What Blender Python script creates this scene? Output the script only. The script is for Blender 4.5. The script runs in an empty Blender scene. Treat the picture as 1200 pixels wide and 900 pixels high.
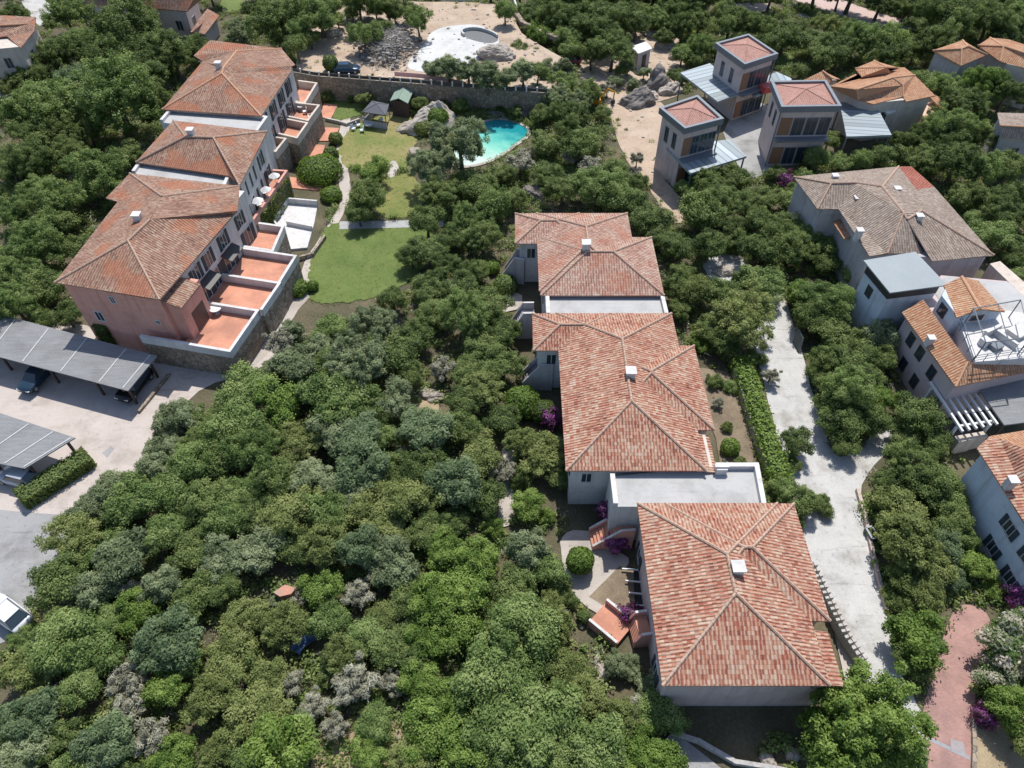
import bpy, math, random
import numpy as np
from mathutils import Vector, Matrix
from mathutils.geometry import tessellate_polygon
rng = random.Random(11)
R = math.radians
scene = bpy.context.scene
COL = scene.collection

# ------------------------------------------------------------------ camera geometry (drone, 55 m up, looking 48 degrees down)
FP, TH, CH = 832.0, R(48), 55.0
def at(u, v, z=0.0):
    """world point on the level plane z that the survey photo shows at (u, v)"""
    d = Vector((u - 600, math.cos(TH) * FP + math.sin(TH) * (450 - v), -math.sin(TH) * FP + math.cos(TH) * (450 - v)))
    t = (z - CH) / d.z
    return Vector((d.x * t, d.y * t, z))
def depth_of(p):
    return p.y * math.cos(TH) - (p.z - CH) * math.sin(TH)
def pix(p):
    d = depth_of(p)
    return 600 + FP * p.x / d, 450 - FP * (p.y * math.sin(TH) + (p.z - CH) * math.cos(TH)) / d

# ------------------------------------------------------------------ mesh builder
class MB:
    def __init__(s):
        s.v, s.f, s.uv = [], [], []
    def face(s, pts, uv=None):
        b = len(s.v)
        s.v += [tuple(p) for p in pts]
        s.f.append(tuple(range(b, b + len(pts))))
        s.uv.append(uv or [(p[0], p[1]) for p in pts])
    def solid(s, verts, faces):
        b = len(s.v)
        s.v += [tuple(p) for p in verts]
        for f in faces:
            s.f.append(tuple(b + i for i in f))
            s.uv.append([(verts[i][0], verts[i][1] + verts[i][2]) for i in f])
    def prism(s, poly, z0, z1):
        n = len(poly)
        a = sum(poly[i][0] * poly[(i + 1) % n][1] - poly[(i + 1) % n][0] * poly[i][1] for i in range(n))
        if a < 0: poly = poly[::-1]
        vs = [(p[0], p[1], z0) for p in poly] + [(p[0], p[1], z1) for p in poly]
        fs = [tuple(range(n))[::-1], tuple(range(n, 2 * n))]
        fs += [(i, (i + 1) % n, n + (i + 1) % n, n + i) for i in range(n)]
        s.solid(vs, fs)
    def box(s, cx, cy, z0, sx, sy, sz, ang=0.0):
        c, q = math.cos(ang), math.sin(ang)
        s.prism([(cx + c * a * sx / 2 - q * b * sy / 2, cy + q * a * sx / 2 + c * b * sy / 2) for a, b in ((-1, -1), (1, -1), (1, 1), (-1, 1))], z0, z0 + sz)
    def bar(s, p, q, w, h):
        """box along p-q, w wide, h tall, hanging below the line's top"""
        p, q = Vector(p), Vector(q)
        d = (q - p); d.z = 0; d.normalize()
        n = Vector((-d.y, d.x, 0)) * (w / 2)
        vs = [p - n, q - n, q + n, p + n]
        vs = [v - Vector((0, 0, h)) for v in vs] + vs
        s.solid([tuple(v) for v in vs], [(3, 2, 1, 0), (4, 5, 6, 7), (0, 1, 5, 4), (1, 2, 6, 5), (2, 3, 7, 6), (3, 0, 4, 7)])
    def tube(s, pts, rad, n=7, cap=True):
        pts = [Vector(p) for p in pts]
        if not hasattr(rad, '__len__'): rad = [rad] * len(pts)
        b = len(s.v); m = len(pts)
        for i, p in enumerate(pts):
            d = (pts[min(i + 1, m - 1)] - pts[max(i - 1, 0)]).normalized()
            x = d.cross(Vector((0.13, 0.31, 1.0)) if abs(d.z) < .95 else Vector((1, 0, 0))).normalized(); y = d.cross(x)
            for k in range(n):
                a = 2 * math.pi * k / n
                s.v.append(tuple(p + (x * math.cos(a) + y * math.sin(a)) * rad[i]))
        fs = [(b + i * n + k, b + i * n + (k + 1) % n, b + (i + 1) * n + (k + 1) % n, b + (i + 1) * n + k) for i in range(m - 1) for k in range(n)]
        if cap: fs += [tuple(b + k for k in range(n))[::-1], tuple(b + (m - 1) * n + k for k in range(n))]
        for f in fs:
            s.f.append(f); s.uv.append([(s.v[i][0], s.v[i][1]) for i in f])
    def lathe(s, cx, cy, prof, n=14):
        s.tube([(cx, cy, z + i * 1e-5) for i, (r, z) in enumerate(prof)], [r for r, z in prof], n)
    def build(s, name, mat, parent=None, smooth=False, top=None):
        me = bpy.data.meshes.new(name)
        me.from_pydata(s.v, [], s.f)
        uvl = me.uv_layers.new(name='UVMap')
        flat = [c for f in s.uv for p in f for c in p]
        uvl.data.foreach_set('uv', flat)
        me.materials.append(mat)
        if smooth: me.polygons.foreach_set('use_smooth', [True] * len(me.polygons))
        me.update()
        if top is not None:
            me.materials.append(top)
            me.polygons.foreach_set('material_index', [1 if p.normal.z > .6 else 0 for p in me.polygons])
        o = bpy.data.objects.new(name, me)
        COL.objects.link(o)
        if parent is not None: attach(o, parent)
        return o
WORLD = {}
def attach(o, parent):
    o.parent = parent
    base = WORLD.get(parent.name, Matrix.Identity(4))
    o.matrix_parent_inverse = base.inverted()
    WORLD[o.name] = Matrix.Identity(4) if o.type == 'MESH' else base
def thing(name, label, cat, loc, group=None):
    o = bpy.data.objects.new(name, None)
    o.empty_display_size = 0.5
    COL.objects.link(o); o.location = loc
    WORLD[o.name] = Matrix.Translation(Vector(loc))
    return tag(o, label, cat, group)
def tag(o, label, cat, group=None):
    o['label'] = label; o['category'] = cat
    if group: o['group'] = group
    return o
def structure(o):
    o['kind'] = 'structure'; return o

# ------------------------------------------------------------------ materials
def nd(nt, t, **kw):
    n = nt.nodes.new(t)
    for k, v in kw.items(): setattr(n, k, v)
    return n
def base_mat(name):
    m = bpy.data.materials.new(name); m.use_nodes = True
    nt = m.node_tree
    return m, nt, nt.nodes['Principled BSDF']
def ramp(nt, stops, interp='LINEAR'):
    r = nd(nt, 'ShaderNodeValToRGB'); cr = r.color_ramp; cr.interpolation = interp
    while len(cr.elements) < len(stops): cr.elements.new(0.5)
    for e, (p, c) in zip(cr.elements, stops):
        e.position = p; e.color = (*c, 1)
    return r
def noisy(name, stops, scale=0.6, rough=0.85, bump=0.0, bscale=8.0, fine=6.0, fine_amt=0.35, spec=0.3, streak=None, stain=0.0, drip=0.0):
    """procedural surface: broad patches and fine grain mixed through a colour ramp"""
    m, nt, bs = base_mat(name)
    tc = nd(nt, 'ShaderNodeTexCoord')
    n1 = nd(nt, 'ShaderNodeTexNoise'); n1.inputs['Scale'].default_value = scale; n1.inputs['Detail'].default_value = 5; n1.inputs['Roughness'].default_value = .62
    n2 = nd(nt, 'ShaderNodeTexNoise'); n2.inputs['Scale'].default_value = fine; n2.inputs['Detail'].default_value = 4; n2.inputs['Roughness'].default_value = .7
    src = tc.outputs['Object']
    if streak:
        mp = nd(nt, 'ShaderNodeMapping'); mp.inputs['Scale'].default_value = streak
        nt.links.new(src, mp.inputs[0]); src = mp.outputs[0]
    nt.links.new(src, n1.inputs['Vector']); nt.links.new(src, n2.inputs['Vector'])
    mx = nd(nt, 'ShaderNodeMix'); mx.inputs[0].default_value = fine_amt
    nt.links.new(n1.outputs[0], mx.inputs[2]); nt.links.new(n2.outputs[0], mx.inputs[3])
    r = ramp(nt, stops)
    nt.links.new(mx.outputs[0], r.inputs[0]); out = r.outputs[0]
    def over(out, scale, vec_scale, lo, hi, amt, col):
        mp = nd(nt, 'ShaderNodeMapping'); mp.inputs['Scale'].default_value = vec_scale; nt.links.new(tc.outputs['Object'], mp.inputs[0])
        ns = nd(nt, 'ShaderNodeTexNoise'); ns.inputs['Scale'].default_value = scale; ns.inputs['Detail'].default_value = 6; ns.inputs['Roughness'].default_value = .65
        nt.links.new(mp.outputs[0], ns.inputs['Vector'])
        rr = ramp(nt, [(lo, (0, 0, 0)), (hi, (amt,) * 3)]); nt.links.new(ns.outputs[0], rr.inputs[0])
        mm = nd(nt, 'ShaderNodeMix', data_type='RGBA', blend_type='MULTIPLY'); mm.inputs['B'].default_value = (*col, 1)
        nt.links.new(rr.outputs[0], mm.inputs['Factor']); nt.links.new(out, mm.inputs['A']); return mm.outputs['Result']
    if stain:
        out = over(out, .28, (1, 1, 1), .50, .66, stain, (.62, .60, .57))
        out = over(out, 2.2, (1, 1, 1), .60, .70, stain, (.55, .52, .48))
        out = over(out, .9, (.35, 2.2, 1), .58, .70, stain * .8, (.60, .59, .58))
    if drip:
        out = over(out, 1.0, (1.6, 1.6, .13), .50, .70, drip, (.62, .58, .53))
        out = over(out, .5, (1, 1, 1.6), .52, .68, drip, (.75, .72, .68))
    nt.links.new(out, bs.inputs['Base Color'])
    bs.inputs['Roughness'].default_value = rough; bs.inputs['Specular IOR Level'].default_value = spec
    if bump:
        n3 = nd(nt, 'ShaderNodeTexNoise'); n3.inputs['Scale'].default_value = bscale; n3.inputs['Detail'].default_value = 4
        nt.links.new(tc.outputs['Object'], n3.inputs['Vector'])
        b = nd(nt, 'ShaderNodeBump'); b.inputs['Strength'].default_value = bump; b.inputs['Distance'].default_value = 0.1
        nt.links.new(n3.outputs[0], b.inputs['Height']); nt.links.new(b.outputs[0], bs.inputs['Normal'])
    return m
def plain(name, c, rough=0.6, metal=0.0, spec=0.4, var=0.12, scale=3.0):
    lo = tuple(x * (1 - var) for x in c); hi = tuple(min(1, x * (1 + var)) for x in c)
    m = noisy(name, [(.35, lo), (.65, hi)], scale=scale, rough=rough, spec=spec)
    m.node_tree.nodes['Principled BSDF'].inputs['Metallic'].default_value = metal
    return m
def tile_mat(name, stops, patch=None, patch_amt=0.0, pu=0.28, pv=0.31, cover=(0.50, 0.40, 0.33), cover_amt=0.45, dirt=0.3):
    """clay pan tiles laid in metres of UV: columns along u, courses along v, every tile its own colour"""
    m, nt, bs = base_mat(name)
    L = nt.links.new
    uv = nd(nt, 'ShaderNodeUVMap')
    sp = nd(nt, 'ShaderNodeSeparateXYZ'); L(uv.outputs[0], sp.inputs[0])
    def mth(op, a, b=None, c=None):
        n = nd(nt, 'ShaderNodeMath', operation=op)
        for i, x in enumerate((a, b, c)):
            if x is None: continue
            if isinstance(x, (int, float)): n.inputs[i].default_value = x
            else: L(x, n.inputs[i])
        return n.outputs[0]
    u = mth('DIVIDE', sp.outputs[0], pu); v = mth('DIVIDE', sp.outputs[1], pv)
    cu = mth('FLOOR', u); cv = mth('FLOOR', v); fu = mth('FRACT', u); fv = mth('FRACT', v)
    half = mth('GREATER_THAN', fu, 0.5)
    cb = nd(nt, 'ShaderNodeCombineXYZ'); L(mth('MULTIPLY_ADD', half, 0.5, cu), cb.inputs[0]); L(cv, cb.inputs[1])
    wn = nd(nt, 'ShaderNodeTexWhiteNoise', noise_dimensions='2D'); L(cb.outputs[0], wn.inputs['Vector'])
    n1 = nd(nt, 'ShaderNodeTexNoise'); n1.inputs['Scale'].default_value = 0.45; n1.inputs['Detail'].default_value = 4
    L(uv.outputs[0], n1.inputs['Vector'])
    pick = mth('ADD', mth('MULTIPLY', wn.outputs['Value'], 0.72), mth('MULTIPLY', mth('SUBTRACT', n1.outputs[0], 0.36), 0.95))
    r = ramp(nt, stops); L(pick, r.inputs[0])
    # cover tiles are bleached and lichened, the channels between stay redder
    hump = mth('SINE', mth('MULTIPLY', fu, math.pi))
    cov = nd(nt, 'ShaderNodeMix', data_type='RGBA'); cov.inputs['B'].default_value = (*cover, 1)
    wn2 = nd(nt, 'ShaderNodeTexWhiteNoise', noise_dimensions='3D'); L(cb.outputs[0], wn2.inputs['Vector'])
    L(mth('MULTIPLY', mth('POWER', hump, 3.0), mth('MULTIPLY', wn2.outputs['Value'], cover_amt * 1.6)), cov.inputs['Factor'])
    L(r.outputs[0], cov.inputs['A'])
    n2 = nd(nt, 'ShaderNodeTexNoise'); n2.inputs['Scale'].default_value = 1.1; n2.inputs['Detail'].default_value = 6; n2.inputs['Roughness'].default_value = .7
    L(uv.outputs[0], n2.inputs['Vector'])
    dm = nd(nt, 'ShaderNodeMix', data_type='RGBA'); dm.inputs['B'].default_value = (0.17, 0.135, 0.105, 1)
    rr = ramp(nt, [(.48, (0, 0, 0)), (.68, (dirt,) * 3)]); L(n2.outputs[0], rr.inputs[0])
    L(rr.outputs[0], dm.inputs['Factor']); L(cov.outputs['Result'], dm.inputs['A'])
    out = dm.outputs['Result']
    if patch:
        n4 = nd(nt, 'ShaderNodeTexNoise'); n4.inputs['Scale'].default_value = 0.22; n4.inputs['Detail'].default_value = 2
        L(uv.outputs[0], n4.inputs['Vector'])
        pr = ramp(nt, [(.53, (0, 0, 0)), (.61, (patch_amt,) * 3)]); L(n4.outputs[0], pr.inputs[0])
        pm = nd(nt, 'ShaderNodeMix', data_type='RGBA'); pm.inputs['B'].default_value = (*patch, 1)
        L(pr.outputs[0], pm.inputs['Factor']); L(out, pm.inputs['A']); out = pm.outputs['Result']
    L(out, bs.inputs['Base Color'])
    bs.inputs['Roughness'].default_value = 0.9; bs.inputs['Specular IOR Level'].default_value = 0.15
    ht = mth('ADD', mth('MULTIPLY', hump, 1.0), mth('MULTIPLY', fv, 0.35))
    b = nd(nt, 'ShaderNodeBump'); b.inputs['Strength'].default_value = 1.0; b.inputs['Distance'].default_value = 0.075
    L(ht, b.inputs['Height']); L(b.outputs[0], bs.inputs['Normal'])
    return m
def stone_mat(name, c1, c2, gap, scale=1.6):
    m, nt, bs = base_mat(name)
    tc = nd(nt, 'ShaderNodeTexCoord')
    vo = nd(nt, 'ShaderNodeTexVoronoi'); vo.inputs['Scale'].default_value = scale
    v2 = nd(nt, 'ShaderNodeTexVoronoi', feature='DISTANCE_TO_EDGE'); v2.inputs['Scale'].default_value = scale
    for n in (vo, v2): nt.links.new(tc.outputs['Object'], n.inputs['Vector'])
    sp = nd(nt, 'ShaderNodeSeparateColor'); nt.links.new(vo.outputs['Color'], sp.inputs[0])
    r = ramp(nt, [(0, c1), (1, c2)]); nt.links.new(sp.outputs[0], r.inputs[0])
    g = ramp(nt, [(0.02, (1, 1, 1)), (0.08, (0, 0, 0))]); nt.links.new(v2.outputs[0], g.inputs[0])
    mx = nd(nt, 'ShaderNodeMix', data_type='RGBA'); mx.inputs['B'].default_value = (*gap, 1)
    nt.links.new(g.outputs[0], mx.inputs['Factor']); nt.links.new(r.outputs[0], mx.inputs['A'])
    nt.links.new(mx.outputs['Result'], bs.inputs['Base Color']); bs.inputs['Roughness'].default_value = .9
    b = nd(nt, 'ShaderNodeBump'); b.inputs['Strength'].default_value = .8; b.inputs['Distance'].default_value = .08
    nt.links.new(v2.outputs[0], b.inputs['Height']); nt.links.new(b.outputs[0], bs.inputs['Normal'])
    return m
def paver_mat(name, c1, c2, gap, sx=2.2, sy=4.5, mortar=0.012, rot=0.0):
    m, nt, bs = base_mat(name)
    tc = nd(nt, 'ShaderNodeTexCoord'); mp = nd(nt, 'ShaderNodeMapping'); mp.inputs['Rotation'].default_value = (0, 0, rot)
    nt.links.new(tc.outputs['Object'], mp.inputs[0])
    br = nd(nt, 'ShaderNodeTexBrick'); br.inputs['Color1'].default_value = (*c1, 1); br.inputs['Color2'].default_value = (*c2, 1); br.inputs['Mortar'].default_value = (*gap, 1)
    br.inputs['Scale'].default_value = 1.0; br.inputs['Brick Width'].default_value = 1 / sx; br.inputs['Row Height'].default_value = 1 / sy; br.inputs['Mortar Size'].default_value = mortar
    nt.links.new(mp.outputs[0], br.inputs['Vector'])
    n = nd(nt, 'ShaderNodeTexNoise'); n.inputs['Scale'].default_value = .5; n.inputs['Detail'].default_value = 6
    nt.links.new(tc.outputs['Object'], n.inputs['Vector'])
    r = ramp(nt, [(.3, (.72, .72, .72)), (.7, (1.15, 1.12, 1.1))]); nt.links.new(n.outputs[0], r.inputs[0])
    mx = nd(nt, 'ShaderNodeMix', data_type='RGBA', blend_type='MULTIPLY'); mx.inputs['Factor'].default_value = 1
    nt.links.new(br.outputs[0], mx.inputs['A']); nt.links.new(r.outputs[0], mx.inputs['B'])
    nt.links.new(mx.outputs['Result'], bs.inputs['Base Color']); bs.inputs['Roughness'].default_value = .9
    return m
def seam_mat(name, c, period=0.55, rot=0.0, rough=.45):
    """standing-seam sheet metal"""
    m, nt, bs = base_mat(name)
    uv = nd(nt, 'ShaderNodeUVMap'); sp = nd(nt, 'ShaderNodeSeparateXYZ'); nt.links.new(uv.outputs[0], sp.inputs[0])
    d = nd(nt, 'ShaderNodeMath', operation='DIVIDE'); d.inputs[1].default_value = period; nt.links.new(sp.outputs[0], d.inputs[0])
    f = nd(nt, 'ShaderNodeMath', operation='FRACT'); nt.links.new(d.outputs[0], f.inputs[0])
    fl = nd(nt, 'ShaderNodeMath', operation='FLOOR'); nt.links.new(d.outputs[0], fl.inputs[0])
    wn = nd(nt, 'ShaderNodeTexWhiteNoise', noise_dimensions='1D'); nt.links.new(fl.outputs[0], wn.inputs['W'])
    r = ramp(nt, [(0, tuple(x * .7 for x in c)), (1, tuple(x * 1.3 for x in c))]); nt.links.new(wn.outputs[0], r.inputs[0])
    g = ramp(nt, [(.12, (1, 1, 1)), (.2, (0, 0, 0))]); nt.links.new(f.outputs[0], g.inputs[0])
    mx = nd(nt, 'ShaderNodeMix', data_type='RGBA'); mx.inputs['B'].default_value = (*[x * .45 for x in c], 1)
    nt.links.new(g.outputs[0], mx.inputs['Factor']); nt.links.new(r.outputs[0], mx.inputs['A']); nt.links.new(mx.outputs['Result'], bs.inputs['Base Color'])
    bs.inputs['Roughness'].default_value = rough; bs.inputs['Metallic'].default_value = .25
    return m
def leaf_mat(name, dark, mid, light, hue2=None, transl=0.36):
    m, nt, bs = base_mat(name)
    L = nt.links.new
    a = nd(nt, 'ShaderNodeAttribute', attribute_name='tint')
    oi = nd(nt, 'ShaderNodeObjectInfo')
    ad = nd(nt, 'ShaderNodeMath', operation='MULTIPLY_ADD'); ad.inputs[1].default_value = .40; L(oi.outputs['Random'], ad.inputs[0]); 
    sb = nd(nt, 'ShaderNodeMath', operation='MULTIPLY_ADD'); sb.inputs[1].default_value = .82; sb.inputs[2].default_value = -.08
    sp = nd(nt, 'ShaderNodeSeparateColor'); L(a.outputs['Color'], sp.inputs[0]); L(sp.outputs[0], sb.inputs[0]); L(sb.outputs[0], ad.inputs[2])
    r = ramp(nt, [(0, dark), (.5, mid), (1, light)]); L(ad.outputs[0], r.inputs[0])
    L(r.outputs[0], bs.inputs['Base Color']); bs.inputs['Roughness'].default_value = .62; bs.inputs['Specular IOR Level'].default_value = .25
    tr = nd(nt, 'ShaderNodeBsdfTranslucent'); 
    bc = nd(nt, 'ShaderNodeMix', data_type='RGBA', blend_type='MULTIPLY'); bc.inputs['Factor'].default_value = 1; bc.inputs['B'].default_value = (1.2, 1.25, .6, 1)
    L(r.outputs[0], bc.inputs['A']); L(bc.outputs['Result'], tr.inputs['Color'])
    ms = nd(nt, 'ShaderNodeMixShader'); ms.inputs[0].default_value = transl
    L(bs.outputs[0], ms.inputs[1]); L(tr.outputs[0], ms.inputs[2])
    L(ms.outputs[0], nt.nodes['Material Output'].inputs['Surface'])
    return m

T_NEAR = tile_mat('old_clay_tiles', [(0, (.14, .045, .032)), (.28, (.28, .088, .057)), (.48, (.345, .142, .092)), (.68, (.385, .218, .15)), (.9, (.43, .33, .255))], cover=(.49, .385, .305), cover_amt=.5)
T_PINK = tile_mat('faded_pink_tiles', [(0, (.21, .095, .075)), (.35, (.32, .155, .115)), (.6, (.37, .225, .175)), (.9, (.45, .35, .285))], patch=(.36, .13, .075), patch_amt=.4, cover=(.48, .40, .34))
T_LEFT = tile_mat('weathered_brown_tiles', [(0, (.14, .070, .052)), (.35, (.22, .112, .082)), (.6, (.28, .155, .113)), (.9, (.35, .255, .195))], patch=(.36, .130, .068), patch_amt=.55, cover=(.42, .325, .25), cover_amt=.42)
T_GREY = tile_mat('lichen_grey_tiles', [(0, (.16, .12, .10)), (.35, (.23, .175, .145)), (.6, (.28, .22, .18)), (.9, (.37, .31, .265))], cover=(.41, .365, .32), cover_amt=.4)
T_ORANGE = tile_mat('orange_clay_tiles', [(0, (.29, .12, .068)), (.4, (.37, .17, .095)), (.7, (.41, .235, .145)), (1, (.46, .33, .225))], cover=(.47, .37, .26), cover_amt=.35, dirt=.2)
T_RED = tile_mat('new_red_tiles', [(0, (.22, .07, .05)), (.5, (.29, .095, .07)), (1, (.36, .15, .11))], cover_amt=.1, dirt=.1)
T_TOWER = tile_mat('smooth_rose_tiles', [(0, (.34, .18, .15)), (.5, (.40, .22, .18)), (1, (.46, .28, .24))], cover=(.45, .30, .26), cover_amt=.25, dirt=.15)
RIDGE = noisy('mortared_ridge', [(.3, (.27, .15, .11)), (.5, (.40, .275, .21)), (.7, (.50, .40, .32))], scale=4, fine=12)
RIDGE_O = noisy('orange_ridge', [(.3, (.42, .20, .11)), (.6, (.55, .34, .22))], scale=4, fine=12)
WHITE = noisy('white_render', [(.3, (.49, .485, .49)), (.6, (.58, .575, .575))], scale=.5, fine=3, rough=.9, drip=.55)
CREAM = noisy('cream_render', [(.3, (.45, .39, .34)), (.6, (.56, .50, .445))], scale=.5, fine=3, rough=.9, drip=.55)
PINKW = noisy('salmon_render', [(.3, (.54, .275, .225)), (.6, (.62, .34, .285))], scale=.35, fine=3, rough=.9, drip=.55)
ROSEW = noisy('pale_rose_render', [(.3, (.48, .40, .385)), (.6, (.56, .475, .455))], scale=.5, fine=3, rough=.9, drip=.55)
BLUEW = noisy('pale_blue_render', [(.3, (.42, .48, .56)), (.6, (.50, .56, .64))], scale=.5, fine=3, rough=.9, drip=.55)
GREYW = noisy('grey_render', [(.3, (.36, .34, .36)), (.6, (.44, .42, .43))], scale=.5, fine=3, rough=.9, drip=.55)
STONE = stone_mat('granite_rubble', (.20, .16, .12), (.34, .28, .22), (.13, .11, .09))
ROCK = noisy('granite_boulder', [(.28, (.16, .14, .125)), (.5, (.34, .30, .26)), (.72, (.50, .45, .39))], scale=.55, fine=5, bump=.6, bscale=2.5)
ROCKD = noisy('dark_boulder', [(.28, (.06, .055, .055)), (.5, (.16, .145, .135)), (.72, (.36, .33, .30))], scale=.5, fine=5, bump=.6, bscale=2.5)
FLAT = noisy('pale_roof_membrane', [(.25, (.33, .33, .33)), (.5, (.40, .40, .40)), (.75, (.455, .45, .445))], scale=.35, fine=2.5, rough=.9, stain=0.45)
TERRA = paver_mat('terracotta_floor_tiles', (.50, .235, .16), (.55, .265, .18), (.42, .205, .145), 3, 3, .01)
DARK = plain('dark_metal', (.035, .037, .042), rough=.5)
GREYM = plain('grey_steel', (.155, .175, .20), rough=.5, metal=.2)
GLASS = plain('window_glass', (.03, .045, .06), rough=.08, spec=.7)
SHUT = plain('dark_blue_shutter', (.03, .045, .06), rough=.6)
WOOD = noisy('orange_wood_cladding', [(.3, (.19, .105, .065)), (.7, (.31, .175, .105))], scale=2, fine=8, streak=(4, 4, .4))
BROWN = plain('dark_timber', (.07, .05, .04), rough=.8)
CONC = noisy('concrete_lane', [(.28, (.33, .325, .315)), (.5, (.44, .435, .425)), (.72, (.52, .51, .495))], scale=.5, fine=5, fine_amt=.4, bump=.25, bscale=12, stain=.95)
PAVE = noisy('pale_paving', [(.3, (.34, .305, .275)), (.55, (.43, .39, .355)), (.75, (.50, .465, .43))], scale=.25, fine=4, fine_amt=.35, stain=0.6)
PINKPAVE = noisy('pinkish_parking_floor', [(.3, (.38, .33, .30)), (.55, (.46, .41, .38)), (.75, (.51, .465, .44))], scale=.2, fine=6, fine_amt=.4, stain=0.6)
ASPH = noisy('worn_asphalt', [(.3, (.24, .24, .25)), (.6, (.31, .31, .315)), (.8, (.38, .37, .37))], scale=.3, fine=9, fine_amt=.4, stain=0.8)
SAND = noisy('sandy_ground', [(.25, (.27, .20, .145)), (.5, (.40, .31, .235)), (.75, (.50, .415, .33))], scale=.22, fine=3, bump=.4, bscale=3, stain=.55)
SLAB = noisy('fresh_concrete', [(.3, (.40, .405, .405)), (.6, (.53, .535, .53))], scale=.15, fine=2.5, stain=0.5)
REDBR = paver_mat('red_brick_paving', (.33, .17, .15), (.40, .22, .195), (.30, .22, .20), 4.0, 8.0, .02, .1)
LAWN = noisy('mown_lawn', [(.22, (.060, .105, .024)), (.42, (.100, .150, .036)), (.58, (.140, .180, .050)), (.76, (.235, .220, .095))], scale=.35, fine=9, fine_amt=.5, bump=.6, bscale=25, stain=.35)
DRYLAWN = noisy('half_dry_lawn', [(.34, (.095, .155, .03)), (.5, (.20, .20, .065)), (.62, (.30, .235, .12))], scale=.16, fine=6, fine_amt=.3, bump=.5, bscale=25)
SOIL = noisy('scrub_soil', [(.28, (.040, .040, .022)), (.46, (.075, .070, .040)), (.62, (.14, .115, .072)), (.78, (.25, .20, .135))], scale=.22, fine=4, fine_amt=.45, bump=.6, bscale=6)
DRY = noisy('dry_grass_soil', [(.3, (.20, .15, .095)), (.55, (.33, .26, .165)), (.75, (.42, .35, .23))], scale=.35, fine=7, bump=.5, bscale=14)
REED = noisy('grey_reed_matting', [(.3, (.15, .155, .165)), (.6, (.24, .245, .255)), (.8, (.30, .30, .30))], scale=1.2, fine=7, fine_amt=.5, streak=(.5, 5, 1), bump=.5, bscale=14, stain=0.4)
PAINTW = plain('white_paint', (.62, .62, .615), rough=.6, var=.06)
LOAM = noisy('brown_garden_soil', [(.28, (.09, .07, .05)), (.5, (.185, .145, .10)), (.7, (.29, .235, .165))], scale=.5, fine=6, bump=.6, bscale=9)
BARK = noisy('tree_bark', [(.3, (.07, .055, .045)), (.7, (.17, .14, .12))], scale=5, fine=18)
GREENR = plain('green_felt_roof', (.20, .27, .22), rough=.8)
BLUEROOF = noisy('blue_grey_sheet_roof', [(.3, (.235, .27, .29)), (.6, (.28, .315, .335))], scale=.3, fine=3, rough=.6)

LEAF = {
 'O': leaf_mat('silvery_olive_leaves', (.092, .124, .060), (.190, .234, .122), (.300, .345, .200)),
 'D': leaf_mat('dark_evergreen_leaves', (.044, .074, .020), (.118, .170, .048), (.220, .272, .095)),
 'M': leaf_mat('mid_green_leaves', (.068, .118, .029), (.160, .234, .070), (.268, .336, .126)),
 'B': leaf_mat('bright_green_leaves', (.066, .120, .020), (.140, .222, .042), (.255, .340, .090)),
 'J': leaf_mat('blue_green_leaves', (.076, .122, .058), (.150, .210, .102), (.235, .295, .160)),
 'Y': leaf_mat('yellowish_green_leaves', (.082, .112, .030), (.175, .216, .066), (.285, .318, .120)),
 'G': leaf_mat('bare_grey_twigs', (.12, .118, .082), (.235, .232, .165), (.35, .345, .265), transl=.1),
 'P': leaf_mat('magenta_bracts', (.05, .075, .022), (.24, .055, .24), (.42, .14, .40)),
 'W': leaf_mat('oleander_leaves_and_blossom', (.055, .10, .025), (.11, .18, .05), (.55, .48, .44)),
}
CORE = plain('inner_foliage', (.030, .045, .014), rough=.9)

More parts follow.
